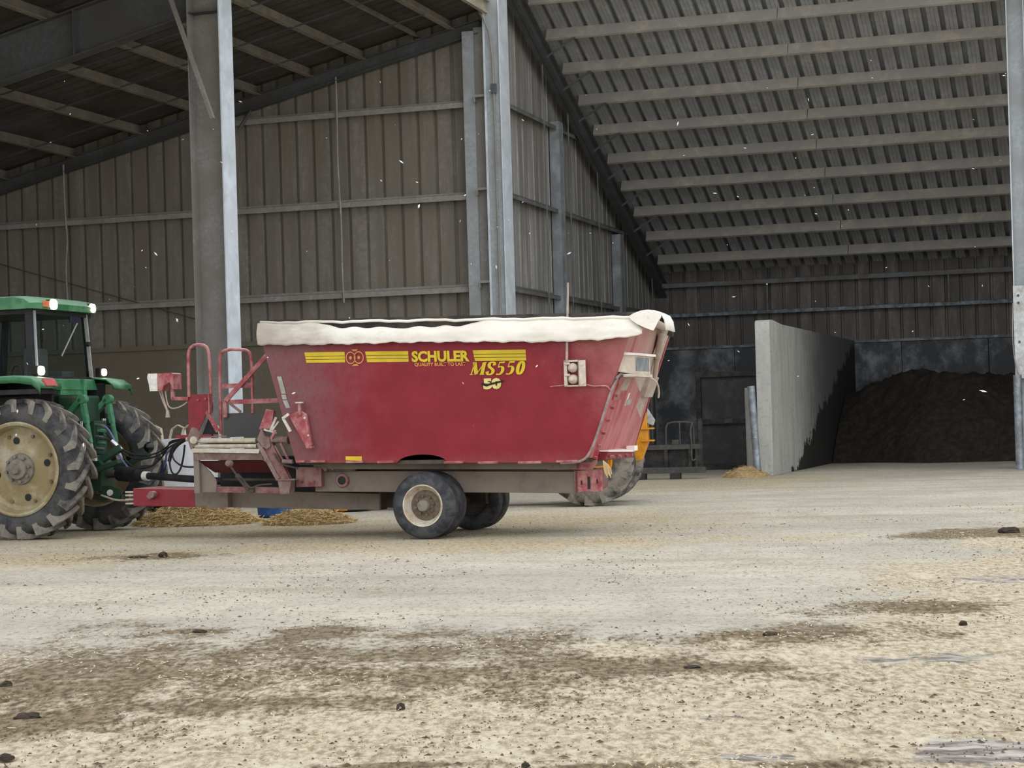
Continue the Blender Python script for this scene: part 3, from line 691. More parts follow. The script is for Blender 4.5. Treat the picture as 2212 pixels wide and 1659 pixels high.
def nib(mb, pts, org, sx, sy, thin, thick, closed=False, sm=2, shear=.26, d=.012):
    P_ = [Vector((a, b, 0)) for a, b in pts]
    for _ in range(sm):
        Q_ = [] if closed else [P_[0]]
        for a, b in zip(P_, P_[1:] + ([P_[0]] if closed else [])): Q_ += [a.lerp(b, .25), a.lerp(b, .75)]
        P_ = Q_ if closed else Q_ + [P_[-1]]
    n_ = len(P_); L_, R_ = [], []
    for i_, p in enumerate(P_):
        a = P_[(i_-1) % n_] if closed or i_ else p; b = P_[(i_+1) % n_] if closed or i_ < n_-1 else p
        dd = (b-a).normalized(); w_ = thin + (thick-thin)*abs(dd.y)**1.3; nn_ = Vector((-dd.y, dd.x, 0))*w_/2
        for Z, sg in ((L_, 1), (R_, -1)):
            q = p + nn_*sg; Z.append(on_side(org[0]+(q.x+q.y*shear)*sx, org[1]+q.y*sy-.026*q.x*sx, d))
    ids = range(n_ if closed else n_-1)
    mb.add(L_+R_, [(k, (k+1) % n_, n_+(k+1) % n_, n_+k) for k in ids])
G_S = [(.50,.74),(.46,.94),(.30,1.0),(.12,.95),(.06,.76),(.16,.58),(.36,.46),(.50,.30),(.46,.08),(.26,-.01),(.09,.04),(.03,.25)]
G_5 = [(.10,.58),(.24,.64),(.42,.58),(.50,.34),(.42,.08),(.22,-.02),(.04,.04)]
mb = MB(); X0 = .60; SX = .150; SY = .137; W0 = 1.825
nib(mb, [(.06,.02),(.16,.98)], (X0,W0), SX, SY, .05, .09, sm=0)
nib(mb, [(.14,.98),(.46,.03)], (X0,W0), SX, SY, .06, .30, sm=0); nib(mb, [(.46,.05),(.92,.98)], (X0,W0), SX, SY, .05, .08, sm=0, d=.013)
nib(mb, [(.90,.98),(.90,.02)], (X0,W0), SX, SY, .06, .28, sm=0, d=.0135)
for a, b, y_ in ((-.04,.20,.02),(.72,1.08,.02),(.0,.22,.98),(.86,1.08,.98)): nib(mb, [(a,y_),(b,y_)], (X0,W0), SX, SY, .06, .06, sm=0, d=.014)
nib(mb, G_S, (X0+.185,W0-.004), SX*1.0, SY, .10, .26)
for k in (0, 1):
    ox = X0 + .295 + k*.115
    nib(mb, G_5, (ox,W0-.006), SX, SY, .08, .25); nib(mb, [(.12,.98),(.08,.56)], (ox,W0-.006), SX, SY, .05, .07, sm=0); nib(mb, [(.10,.95),(.52,.97)], (ox,W0-.006), SX, SY*1.0, .13, .13, sm=0, d=.013)
nib(mb, [(.30+.21*math.cos(2*PI*k/14), .5+.5*math.sin(2*PI*k/14)) for k in range(14)], (X0+.525,W0-.01), SX, SY, .08, .26, True, 1)
obj('decal_model', mb, 'decal_yellow', mx)
text('decal_number', '50', .745, .955, 1.655, 1.78, 'decal_cream', .010, 0, .06, 0)
obj('decal_strike', MB().add([on_side(u,w,.016) for u,w in ((.725,1.705),(.80,1.695),(.985,1.735),(.985,1.755),(.80,1.718),(.725,1.73))], [(0,1,2,3,4,5)]), 'decal_black', mx)
obj('marker_sticker', MB().add([on_side(u,w,.008) for u,w in ((-.95,.905),(-.75,.895),(-.75,.945),(-.95,.95))], [(0,1,2,3)]), 'decal_yellow', mx)
for a, b in (((-1.745,1.885),(-1.70,1.685)),((-1.705,1.675),(-1.69,1.62)),((-1.69,1.61),(-1.655,1.52))):
    mb = MB(); mb.add([on_side(a[0],a[1],.008),on_side(a[0]+.055,a[1],.008),on_side(b[0]+.055,b[1],.008),on_side(b[0],b[1],.008)], [(0,1,2,3)])
    obj('reflective_tape', mb, 'reflector', mx)
# small ledges along the lower edge
for u, w, l in ((-1.50,.905,.10),(-1.28,.90,.18),(-.83,.885,.20),(-.45,.875,.20),(.36,.855,.22),(.76,.845,.22),(1.25,.835,.26),(1.68,.84,.24)):
    obj('mounting_clip', MB().box(u-l/2,u+l/2,.045,.10,w-.012,w+.012), 'red_pink', mx)
# lamp box, aerial and cables
lb = obj('lamp_box', MB().box(1.70,1.735,-.03,.09,1.655,1.945).box(1.70,1.86,-.03,.09,1.655,1.67).box(1.70,1.86,-.03,.09,1.925,1.945).box(1.86,1.945,-.03,-.015,1.655,1.94).box(1.86,1.87,-.03,.09,1.655,1.94), 'cream', mx, label='pink-cream steel lamp box')
for z in (1.86, 1.735):
    l_ = obj('lamp', MB().lathe([(0,-.075),(.018,-.073),(.045,-.04),(.052,-.02),(.052,.06)], 18, (1.795,.0,z)), 'cream', mx, True)
    obj('lamp_clamp', MB().cyl((1.715,-.035,z+.045),(1.77,-.035,z+.045),.014,n=8), 'cream', l_)
for z in (1.90, 1.69): obj('bolt', MB().cyl((1.905,-.045,z),(1.905,-.03,z),.02,n=8), 'cream', mx)
obj('aerial', MB().cyl((1.735,-.03,1.92),(1.775,-.03,2.79),.015,.012,n=8), 'cream_dust', mx, True)
obj('cable', MB().tube([(1.94,.02,1.67),(2.02,.03,1.645),(2.10,.03,1.65),(2.17,.03,1.65),(2.205,.03,1.60)], .010, 6, 2), 'red_pink', mx, True)
obj('cable', MB().tube([(1.52,.03,1.662),(1.62,.03,1.668),(1.70,.0,1.672)], .006, 6, 1), 'red_pink', mx, True)
edge_u = lambda w: 1.93 + (w-.87)*.3786
hp = [(1.60,.075,.822),(1.75,.075,.822),(1.87,.075,.845),(1.945,.07,.93)] + [(edge_u(w)+.005, vw(w)-.02, w) for w in (1.1,1.35,1.55)] + [(2.25,.03,1.68),(2.29,.05,1.76),(2.33,.2,1.80)]
obj('wiring_harness', MB().tube(hp, .015, 8, 2), 'cable_grey', mx, True)
obj('wiring_harness', MB().tube([(2.20,.035,1.58),(2.24,.03,1.68),(2.28,.03,1.74),(2.36,.22,1.77)], .012, 6, 2), 'frame_dark', mx, True)
rear = lambda w, v_: edge_u(w) - (v_-.1)*.018
for w in (.87,1.0,1.14,1.28,1.42,1.55):
    obj('rear_bolt', MB().cyl((rear(w,.3)-.01,.28,w),(rear(w,.3)+.04,.28,w-.01),.018,n=8), 'red_pink', mx)
def on_rear(poly, d, m, name, lab=None):  # polygon given as (v, w) on the rear face
    mb = MB(); mb.prism([(rear(w,v_), v_, w) for v_, w in poly], (d,0,-d*.35)); return obj(name, mb, m, mx, label=lab)
on_rear([(.22,1.50),(.62,1.50),(.66,1.80),(.24,1.80)], .012, 'red_pink', 'rear_patch')
on_rear([(.42,1.61),(1.55,1.60),(1.6,2.02),(.46,2.02)], .012, 'cream_dust', 'rear_plate')
on_rear([(1.45,.95),(1.86,.94),(1.9,2.25),(1.5,2.25)], .02, 'cream_dust', 'corner_post')
on_rear([(.86,1.44),(1.14,1.44),(1.14,1.58),(.86,1.58)], .016, 'decal_white', 'sticker')
on_rear([(.88,1.45),(1.12,1.45),(1.12,1.51),(.88,1.51)], .02, 'reflector', 'sticker_print')
on_rear([(1.5,1.55),(1.95,1.55),(1.95,1.78),(1.5,1.78)], .06, 'cream_dust', 'rear_bracket')
dp = obj('scale_display', MB().hexa([(2.27,.08,1.80),(2.27,.95,1.80),(2.31,.95,2.0),(2.31,.08,2.0)], [(2.45,.12,1.77),(2.45,.90,1.77),(2.45,.90,1.985),(2.45,.12,1.985)]), 'cream', mx, bevel=.012, label='cream weighing display box')
obj('display_hood', MB().hexa([(2.27,.08,1.985),(2.27,1.0,1.985),(2.27,1.0,2.02),(2.27,.08,2.02)], [(2.48,.08,1.975),(2.50,.97,1.975),(2.50,.97,2.0),(2.48,.08,2.0)]), 'tarp', dp)
obj('display_screen', MB().box(2.448,2.456,.20,.82,1.81,1.955), 'screen_grey', dp)
obj('display_base', MB().box(2.28,2.46,.12,.95,1.745,1.775), 'cream', dp)
obj('display_cable', MB().tube([(2.44,.9,1.75),(2.46,1.2,1.68),(2.40,1.5,1.58),(2.38,1.55,1.52)], .012, 6, 2), 'cream', mx, True)
obj('lift_cylinder', MB().cyl((2.47,1.45,2.26),(2.38,1.55,1.98),.045,n=12).cyl((2.38,1.55,1.98),(2.33,1.6,1.75),.03,n=10), 'cream_dust', mx, True)
obj('rear_shelf', MB().hexa([(1.94,.42,.93),(1.97,1.45,.918),(2.10,1.45,.90),(2.06,.42,.925)], [(1.94,.42,.945),(1.97,1.45,.938),(2.10,1.45,.92),(2.06,.42,.94)]), 'tarp', mx)
obj('shelf_skirt', MB().hexa([(1.93,.42,.84),(1.95,1.48,.83),(2.08,1.48,.83),(2.02,.42,.84)], [(1.93,.42,.925),(1.95,1.48,.91),(2.09,1.48,.895),(2.05,.42,.92)]), 'red_clean', mx)
obj('tail_block', MB().box(2.02,2.12,1.38,1.54,.91,.97), 'tarp', mx, bevel=.01)
for v_ in (.55,.85,1.15,1.4): obj('shelf_bolt', MB().cyl((2.04,v_,.865),(2.09,v_,.863),.018,n=8), 'red_pink', mx)
# gathered knot of twine at the rear corner
mb = MB()
for k in range(7): mb.tube([(2.02,.32,.83),(2.03+.01*k,.30+.01*k,.76),(2.05+.012*k,.29,.68-.02*(k%3))], .006, 5, 1)
obj('twine', mb, 'straw', mx)
# chassis
def rail(name, u0, u1, v0, v1, top, bot, m, **k):
    return obj(name, MB().hexa([(u0,v0,bot(u0)),(u0,v1,bot(u0)),(u0,v1,top(u0)),(u0,v0,top(u0))], [(u1,v0,bot(u1)),(u1,v1,bot(u1)),(u1,v1,top(u1)),(u1,v0,top(u1))]), m, mx, bevel=.008, **k)
tr_ = lambda u: .75-.022*u; br_ = lambda u: .508-.022*u
rail('chassis_rail', -1.48, 1.68, .42, .58, tr_, br_, 'frame_dust'); rail('chassis_rail', -1.48, 1.68, 1.52, 1.68, tr_, br_, 'frame_dust')
rail('sub_frame', -1.46, 1.70, .34, 1.76, lambda u: .86-.02*u, lambda u: .775-.02*u, 'frame_dust')
t2 = lambda u: .465-.034*u; b2 = lambda u: .275-.030*u
rail('tongue_beam', -3.2, -.81, .75, .93, t2, b2, 'frame_dust'); rail('tongue_beam', -3.2, -.81, 1.25, 1.43, t2, b2, 'frame_dust')
rail('tongue', -4.03, -3.2, .75, 1.43, lambda u: t2(u)+.005, lambda u: b2(u)-.002, 'red_clean', label='clean red drawbar tongue')
obj('end_cap', MB().box(-.81,-.79,.74,.94,.30,.50), 'frame_dark', mx)
obj('tongue_boss', MB().cyl((-3.78,.77,.51),(-3.78,.69,.51),.035,n=14).cyl((-3.74,.77,.53),(-3.74,.66,.53),.042,n=14), 'red_dusty', mx, True)
obj('hitch_plate', MB().box(-4.2,-4.03,.95,1.25,.42,.56).bar((-4.1,1.1,.475),(-4.62,1.70,.475),.12,.05), 'frame_dark', mx)
for z in (.44,.49,.54,.58): obj('hitch_pin', MB().cyl((-4.16,.80,z-.02),(-4.02,.80,z-.02),.012,n=6), 'conv_roller', mx)
obj('rail_boss', MB().lathe([(.05,-.02),(.075,-.02),(.085,.0),(.085,.06)], 20, (-1.13,.41,.665)), 'red_dusty', mx, True)
obj('rail_boss_hole', MB().cyl((-1.13,.405,.665),(-1.13,.40,.665),.05,n=18), 'black', mx)
obj('rear_plate', MB().box(1.67,1.98,.40,.43,.485,.72), 'red_pink', mx, bevel=.004)
obj('rear_plate', MB().box(1.66,1.70,.40,1.72,.485,.72), 'red_dusty', mx)
for u, w, a, b in ((1.83,.585,.016,.07),(1.745,.59,.007,.024),(1.925,.60,.007,.024)): obj('plate_slot', MB().box(u-a,u+a,.394,.40,w-b,w+b), 'black', mx)
obj('gusset', MB().prism([(1.60,.40,.82),(1.60,.40,.77),(1.64,.40,.735),(1.86,.40,.73),(1.92,.40,.80),(1.92,.40,.84)], (0,.05,0)), 'red_pink', mx)
obj('gusset', MB().box(1.36,1.62,.385,.42,.735,.81), 'frame_dust', mx); obj('gusset', MB().box(-1.68,-1.36,.33,.42,.60,.83), 'red_dusty', mx, bevel=.006); obj('gusset', MB().box(-1.30,-.95,.36,.42,.77,.86), 'frame_dark', mx)
for u, w, r_ in ((-1.31,.80,.025),(-1.40,.80,.012),(-1.22,.80,.012),(1.42,.775,.014),(1.50,.78,.02),(-1.60,.66,.02),(-1.45,.66,.02)): obj('bolt', MB().cyl((u,.33,w),(u,.36,w),r_,n=10), 'conv_dust', mx)
obj('axle', MB().cyl((0,.1,.377),(0,2.0,.377),.06,n=12), 'frame_dark', mx, True)
obj('axle_bracket', MB().box(-.2,.25,.45,.6,.32,.55).box(-.2,.25,1.5,1.65,.32,.55), 'frame_dark', mx)
def trailer_wheel(v0, outer):
    w_ = obj('wheel', MB().lathe([(.235,.0),(.25,-.004),(.29,.004),(.335,.012),(.362,.03),(.372,.05),(.376,.055),(.376,.155),(.372,.16),(.362,.18),(.335,.198),(.25,.21),(.235,.21)] if outer > 0 else [(.235,.0),(.25,.0),(.29,.004),(.335,.012),(.362,.03),(.376,.055),(.376,.155),(.362,.18),(.335,.198),(.25,.214),(.235,.21)], 64, (0,v0,.377)), 'rubber_trailer', mx, True, label='black trailer tyre')
    mb = MB()
    for y in (.08,.105,.13): mb.lathe([(.377,y-.004),(.3775,y-.003),(.3775,y+.003),(.377,y+.004)], 48, (0,v0,.377))
    obj('tread_ring', mb, 'rubber', w_)
    pr = [(.238,.0),(.236,-.008),(.225,-.006),(.215,.02),(.205,.07),(.17,.11),(.16,.12)]
    if not outer: pr = [(.238,.0),(.22,.01),(.20,.05),(.16,.06)]
    obj('rim', MB().lathe(pr, 48, (0,v0,.377)), 'rim_white' if outer else 'frame_dark', w_, True)
    if outer:
        obj('wheel_disc', MB().lathe([(.172,.10),(.13,.075),(.10,.09),(.075,.085),(.06,.07)], 32, (0,v0,.377)), 'hub_dirt', w_, True)
        h_ = obj('hub', MB().lathe([(.065,.10),(.066,.01),(.06,-.01),(.03,-.014),(0,-.014)], 24, (0,v0,.377)), 'hub_grey', w_, True)
        for k in range(8):
            a = 2*PI*k/8+.2
            obj('wheel_nut', MB().cyl((.105*math.cos(a),v0+.09,.377+.105*math.sin(a)),(.105*math.cos(a),v0+.06,.377+.105*math.sin(a)),.016,n=6), 'hub_dirt', w_)
    else:
        obj('wheel_disc', MB().lathe([(.17,.05),(.0,.05)], 24, (0,v0,.377)), 'frame_dark', w_)
for v0, o_ in ((0,1),(.27,0),(1.62,0),(1.89,0)): trailer_wheel(v0, o_)
# front cross conveyor
obj('conveyor_roller', MB().cyl((-2.90,.30,1.17),(-2.16,.30,1.155),.030,n=14), 'conv_roller', mx, True)
obj('conveyor_roller', MB().cyl((-2.93,.27,1.105),(-2.14,.27,1.09),.024,n=14), 'conv_roller', mx, True)
obj('conveyor_belt', MB().box(-2.90,-2.16,.32,2.0,1.11,1.135), 'belt_dark', mx)
obj('belt_edge', MB().box(-2.86,-2.55,.33,.36,1.21,1.222), 'conv_dust', mx)
obj('lip_plate', MB().hexa([(-2.98,.25,1.035),(-2.11,.25,1.005),(-2.09,.24,1.055),(-2.96,.24,1.082)], [(-2.98,.27,1.035),(-2.11,.27,1.005),(-2.09,.26,1.055),(-2.96,.26,1.082)]), 'conv_white', mx, label='white scraped lip plate')
obj('conveyor_apron', MB().hexa([(-2.97,.30,.945),(-2.07,.30,.925),(-2.08,.28,1.01),(-2.96,.28,1.03)], [(-2.97,.34,.945),(-2.07,.34,.925),(-2.08,.34,1.01),(-2.96,.34,1.03)]).prism([(-2.07,.30,1.0),(-2.09,.30,.93),(-1.97,.30,.855),(-1.95,.30,.87)], (0,.03,0)), 'conv_dust', mx)
obj('conveyor_pan', MB().hexa([(-2.95,.36,.93),(-1.9,.36,.91),(-1.88,.5,.77),(-2.80,.5,.785)], [(-2.95,.42,.93),(-1.9,.42,.91),(-1.88,.56,.77),(-2.80,.56,.785)]), 'red_dark', mx)
obj('front_post', MB().box(-2.985,-2.915,.32,.36,.55,1.03), 'frame_dust', mx); obj('front_post', MB().prism([(-2.93,.37,.56),(-2.72,.37,.56),(-2.72,.37,.70),(-2.80,.37,.80),(-2.93,.37,.93)], (0,.02,0)), 'frame_dust', mx)
obj('frame_box', MB().hexa([(-2.98,.62,.36),(-2.70,.62,.36),(-2.70,.62,.60),(-2.98,.62,.62)], [(-2.98,.78,.36),(-2.70,.78,.36),(-2.70,.78,.60),(-2.98,.78,.62)]), 'frame_dust', mx)
obj('lower_shelf', MB().hexa([(-2.70,.34,.555),(-1.84,.34,.53),(-1.84,.34,.595),(-2.70,.34,.62)], [(-2.70,.50,.555),(-1.84,.50,.53),(-1.84,.50,.595),(-2.70,.50,.62)]), 'red_dusty', mx)
obj('drive_shaft', MB().cyl((-2.72,.55,.70),(-1.86,.55,.68),.018,n=10), 'frame_dark', mx, True)
obj('gear_box', MB().box(-2.9,-1.2,.85,1.35,.52,.95), 'black', mx)
jk = obj('jack', MB().cyl((-2.42,.30,.76),(-2.27,.32,.58),.032,n=10).cyl((-2.51,.29,.88),(-2.42,.30,.76),.014,n=8).box(-2.32,-2.21,.30,.36,.545,.60), 'frame_dark', mx, True)
obj('jack_joint', MB().lathe([(0,-.05),(.03,-.045),(.045,-.01),(.045,.03),(0,.05)], 12, (-2.505,.28,.895)), 'conv_dust', jk, True)
obj('hydraulic_hose', MB().tube([(-2.40,.28,.74),(-2.35,.27,.73),(-2.31,.27,.69),(-2.28,.28,.62),(-2.22,.28,.60),(-2.15,.30,.635),(-2.0,.36,.64)], .010, 6, 2), 'frame_dark', mx, True)
obj('side_arm', MB().hexa([(-2.09,.26,1.14),(-1.95,.26,1.14),(-1.73,.26,.70),(-1.87,.26,.70)], [(-2.09,.34,1.14),(-1.95,.34,1.14),(-1.73,.34,.70),(-1.87,.34,.70)]), 'red_dusty', mx)
obj('arm_rib', MB().bar((-2.11,.25,1.13),(-1.87,.25,.70),.05,.02,(0,1,0)), 'conv_dust', mx)
obj('bearing_housing', MB().prism([(-2.12,.24,1.17),(-2.06,.24,1.30),(-2.02,.24,1.20),(-1.96,.24,1.18),(-1.95,.24,1.08),(-2.0,.24,1.05),(-2.08,.24,1.09)], (0,.08,0)), 'conv_dust', mx, bevel=.006)
obj('drive_motor', MB().cyl((-1.95,.28,1.165),(-1.735,.28,1.15),.04,n=14).cyl((-1.75,.28,1.15),(-1.735,.28,1.15),.05,n=14), 'conv_dust', mx, True)
obj('bearing_housing', MB().prism([(-3.02,.24,1.20),(-2.96,.24,1.33),(-2.91,.24,1.31),(-2.86,.24,1.22),(-2.93,.24,1.10),(-2.98,.24,1.07)], (0,.06,0)), 'conv_dust', mx, bevel=.006)
obj('bearing', MB().cyl((-2.93,.22,1.18),(-2.93,.30,1.18),.045,n=14).cyl((-3.06,.3,1.19),(-2.98,.3,1.19),.025,n=10), 'conv_roller', mx, True)
obj('guide_rod', MB().bar((-1.83,.26,1.12),(-1.74,.27,.92),.03,.02,(0,1,0)).bar((-1.90,.26,1.09),(-1.80,.27,.90),.02,.02,(0,1,0)), 'red_dusty', mx)
obj('hydraulic_hose', MB().tube([(-1.90,.24,1.0),(-1.86,.23,.93),(-1.80,.23,.87),(-1.70,.24,.84),(-1.62,.26,.82)], .013, 6, 2), 'frame_dark', mx, True)
obj('valve', MB().cyl((-1.79,.22,.905),(-1.66,.22,.90),.026,n=10), 'conv_dust', mx, True)
obj('foot_bracket', MB().prism([(-1.865,.22,.69),(-1.69,.22,.69),(-1.72,.22,.53),(-1.83,.22,.525)], (0,.14,0)).box(-1.87,-1.64,.20,.38,.685,.70), 'conv_dust', mx)
obj('side_plate', MB().prism([(-2.02,.30,1.52),(-1.92,.30,1.50),(-1.96,.30,1.29),(-2.12,.30,1.28)], (0,.02,0)), 'red_pink', mx)
obj('fan_blade', MB().bar((-1.96,.27,1.26),(-1.88,.27,1.42),.03,.01,(0,1,0)).bar((-1.95,.27,1.25),(-1.85,.27,1.37),.02,.01,(0,1,0)).bar((-2.04,.27,1.28),(-1.88,.27,1.235),.02,.012,(0,1,0)), 'conv_white', mx)
obj('control_lever', MB().bar((-1.93,.22,1.17),(-1.87,.22,1.27),.03,.015,(0,1,0)), 'red_pink', mx)
# back of the conveyor: deflector, upright plate, guard rails
V = .90
obj('deflector_plate', MB().hexa([(-2.86,V,1.20),(-2.20,V,1.20),(-2.18,V,1.50),(-2.86,V,1.485)], [(-2.86,V+.015,1.20),(-2.20,V+.015,1.20),(-2.18,V+.015,1.50),(-2.86,V+.015,1.485)]), 'plate_grey', mx)
obj('end_bar', MB().box(-3.5,-3.02,.88,.94,1.20,1.24), 'red_clean', mx)
obj('upright_plate', MB().prism([(-3.33,V,1.28),(-3.33,V,1.73),(-3.01,V,1.73),(-3.0,V,1.53),(-3.06,V,1.54),(-3.20,V,1.28)], (0,.015,0)), 'red_clean', mx)
obj('upright_flange', MB().box(-3.02,-3.005,.82,.915,1.5,1.73), 'red_pink', mx)
obj('chute_bar', MB().bar((-3.06,.86,1.52),(-2.92,.86,1.27),.05,.02,(0,1,0)), 'red_pink', mx)
obj('chute_opening', MB().prism([(-3.18,.96,1.24),(-3.06,.96,1.50),(-2.97,.96,1.24)], (0,.01,0)), 'black', mx)
for u, w in ((-3.19,1.66),(-3.09,1.67)): obj('bolt', MB().cyl((u,.885,w),(u,.90,w),.014,n=8), 'red_pink', mx)
obj('guard_rail', MB().tube([(-3.315,V,1.70),(-3.31,V,2.20),(-3.29,V,2.29),(-3.22,V,2.33),(-3.12,V,2.33),(-3.05,V,2.30),(-3.025,V,2.20),(-3.02,V,1.70)], .020, 8, 1), 'red_pink', mx, True)
obj('guard_rail', MB().tube([(-2.90,V,1.24),(-2.89,V,2.10),(-2.875,V,2.21),(-2.80,V,2.26),(-2.55,V,2.25),(-2.485,V,2.21),(-2.465,V,2.10),(-2.47,V,1.48)], .020, 8, 1), 'red_pink', mx, True)
obj('rail_bar', MB().box(-2.87,-2.48,.90,.915,1.79,1.845), 'red_pink', mx); obj('rail_bar', MB().box(-2.81,-1.75,.88,.90,1.595,1.65), 'red_pink', mx)
obj('rail_strut', MB().bar((-2.82,.87,1.63),(-1.90,.87,2.5),.055,.02,(0,1,0)).bar((-2.82,.87,1.64),(-2.82,.87,1.44),.05,.02,(0,1,0)), 'red_pink', mx)
obj('rail_strut', MB().bar((-2.78,.88,1.62),(-2.62,.88,1.5),.03,.02,(0,1,0)), 'red_dusty', mx)
# camera / light box on its arm
cb = obj('monitor_box', MB().prism([(-3.685,.80,1.785),(-3.685,.80,2.0),(-3.49,.80,2.0),(-3.47,.80,1.985),(-3.47,.80,1.80),(-3.52,.80,1.89),(-3.60,.80,1.845),(-3.62,.80,1.785)], (0,.22,0)), 'red_pink', mx, label='red and white weigh box')
obj('monitor_face', MB().prism([(-3.82,.80,1.95),(-3.81,.80,2.0),(-3.685,.80,2.0),(-3.685,.80,1.785),(-3.79,.80,1.785),(-3.80,.80,1.87)], (0,.22,0)), 'decal_white', cb)
obj('monitor_arm', MB().bar((-3.53,.90,1.88),(-3.53,.90,1.68),.04,.04).bar((-3.54,.90,1.69),(-3.32,.90,1.68),.04,.04), 'red_pink', cb)
for k, dx in enumerate((0,.03,.06)):
    obj('monitor_cable', MB().tube([(-3.70+dx,.88,1.785),(-3.66+dx*.6,.88,1.66),(-3.61+dx*.3,.88,1.56),(-3.60,.88,1.50)] if k < 2 else [(-3.62,.88,1.785),(-3.60,.88,1.62),(-3.55,.88,1.565),(-3.48,.89,1.57),(-3.40,.9,1.60),(-3.34,.9,1.64)], .009, 6, 2), 'cream_dust', cb, True)
obj('cable_plug', MB().prism([(-3.625,.87,1.46),(-3.575,.87,1.46),(-3.59,.87,1.55),(-3.61,.87,1.55)], (0,.03,0)), 'cream_dust', cb)
# jack-stand bracket on the hopper side
jb = obj('stand_bracket', MB().prism([(-1.60,.0,1.43),(-1.47,.0,1.49),(-1.39,.0,1.44),(-1.33,.0,1.09),(-1.39,.0,1.05)], (0,.06,0)), 'red_pink', mx, bevel=.006, label='dusty pink stand bracket bolted to the hopper')
obj('stand_stem', MB().cyl((-1.455,-.02,1.43),(-1.455,-.02,1.575),.022,n=10), 'red_pink', jb, True); obj('stand_cap', MB().cyl((-1.455,-.02,1.57),(-1.455,-.02,1.585),.05,n=14), 'conv_white', jb, True)
obj('stand_foot', MB().box(-1.385,-1.31,-.03,.03,1.055,1.08), 'red_pink', jb); obj('stand_handle', MB().bar((-1.67,-.02,1.40),(-1.59,-.02,1.45),.03,.02,(0,1,0)).bar((-1.66,-.02,1.40),(-1.575,-.02,1.25),.03,.02,(0,1,0)), 'conv_white', jb)
for w in (1.40,1.2): obj('stand_bolt', MB().cyl((-1.40+(1.40-w)*.2,-.015,w),(-1.40+(1.40-w)*.2,.0,w),.012,n=6), 'conv_white', jb)
# drive shaft and hoses from the tractor
obj('pto_shaft', MB().cyl((-4.55,1.62,.755),(-3.0,1.12,.66),.045,n=14), 'black', mx, True, label='black drive shaft tube')
obj('pto_guard', MB().cyl((-4.72,1.68,.77),(-4.42,1.58,.745),.095,n=18).cyl((-4.42,1.58,.745),(-4.28,1.54,.735),.075,.055,n=16), 'black', mx, True)
obj('guard_label', MB().cyl((-4.30,1.545,.737),(-4.22,1.52,.732),.058,n=16), 'decal_white', mx, True)
mxT = lambda u, w, v_=1.15: Vector((u-5.53, v_+.565, w))       # tractor coordinates -> wagon coordinates
J = (-3.40, 1.0, 1.20)
for pts, r_, m in (([mxT(.81,1.09),mxT(.95,1.02),mxT(1.10,.985),mxT(1.3,1.0),mxT(1.5,1.10),(-3.75,1.2,1.17),J], .011, 'black'),
                   ([mxT(.80,1.07),mxT(.90,.99),mxT(1.06,.94),mxT(1.28,.96),mxT(1.48,1.05),(-3.8,1.25,1.14),J], .011, 'black'),
                   ([mxT(.82,1.05),mxT(.90,.90),mxT(1.05,.82),mxT(1.25,.84),mxT(1.42,.98),(-3.82,1.3,1.10),J], .011, 'black'),
                   ([mxT(.77,1.03),mxT(.92,.82),mxT(1.15,.635),mxT(1.36,.70),mxT(1.45,.87),(-3.85,1.3,1.05),J], .013, 'hose_blue'),
                   ([J,(-3.62,1.0,1.12),(-3.66,1.0,.95),(-3.63,.98,.80),(-3.57,.97,.75),(-3.50,.97,.80),(-3.44,.95,.95),(-3.40,.92,1.12)], .012, 'black'),
                   ([J,(-3.60,1.0,1.10),(-3.62,1.0,.96),(-3.50,.97,.87),(-3.38,.95,.845),(-3.2,.9,.85),(-3.0,.6,.86)], .011, 'black')):
    obj('hydraulic_hose', MB().tube(pts, r_, 8, 2), m, mx, True)
obj('hose_bundle', MB().tube([J,(-3.55,1.02,1.13),(-3.64,1.02,1.02),(-3.67,1.02,.92)], .024, 8, 2), 'black', mx, True)
obj('hose_sleeve', MB().tube([mxT(1.36,.72),mxT(1.44,.85),mxT(1.42,.92)], .03, 8, 1), 'navy', mx, True)

# ================================================================== tractor
T0 = gp(40, 1167)
tr = thing('farm_tractor', 'green farm tractor with lit work lamps and big lugged rear tyres, seen from behind', 'tractor', T0, -YAW)
def ag_tire(Rr, W, rim, n=20, lug=.045, c=(0,0,0), seg=72):
    """bias-lug farm tyre about the Y axis from y=0 (outer) to y=W"""
    mb = MB(); rb = Rr-lug; h_ = W/2
    prof = [(rim,.04),(rim+.02,.015),(rim+.08,.0),(rim+(rb-rim)*.55,-.005),(rb-.06,.012),(rb-.02,.05),(rb,.10),(rb+.006,h_),(rb,W-.10),(rb-.02,W-.05),(rb-.06,W-.012),(rim+(rb-rim)*.55,W+.005),(rim+.08,W),(rim+.02,W-.015),(rim,W-.04)]
    mb.cur = 0; mb.lathe(prof, seg, c); mb.cur = 1
    def P(r_, y, a): return (c[0]+r_*math.cos(a), c[1]+y, c[2]+r_*math.sin(a))
    for sd in (-1, 1):
        for k in range(n):
            a0 = 2*PI*(k + (.5 if sd > 0 else 0))/n
            prev = None
            for s_, wdt in ((-.03,.9),(.35,1.0),(.75,1.1),(1.0,1.25),(1.10,1.3)):
                y = h_ + sd*h_*min(s_, 1.0)*.985; a = a0 - .30*min(s_, 1.0)*(1.75/(2*Rr))
                hw = .032*wdt*1.75/(2*Rr)*1.0
                if s_ <= .8: ro, ri = Rr, rb-.01
                elif s_ <= 1.0: ro, ri = Rr-.012, rb-.075
                else: ro, ri = rb-.03, rb-.11; y = h_ + sd*(h_+.004)
                q = [P(ri,y,a-hw*1.25), P(ro,y,a-hw), P(ro,y,a+hw), P(ri,y,a+hw*1.25)]
                if prev: mb.hexa(prev, q)
                prev = q
    return mb
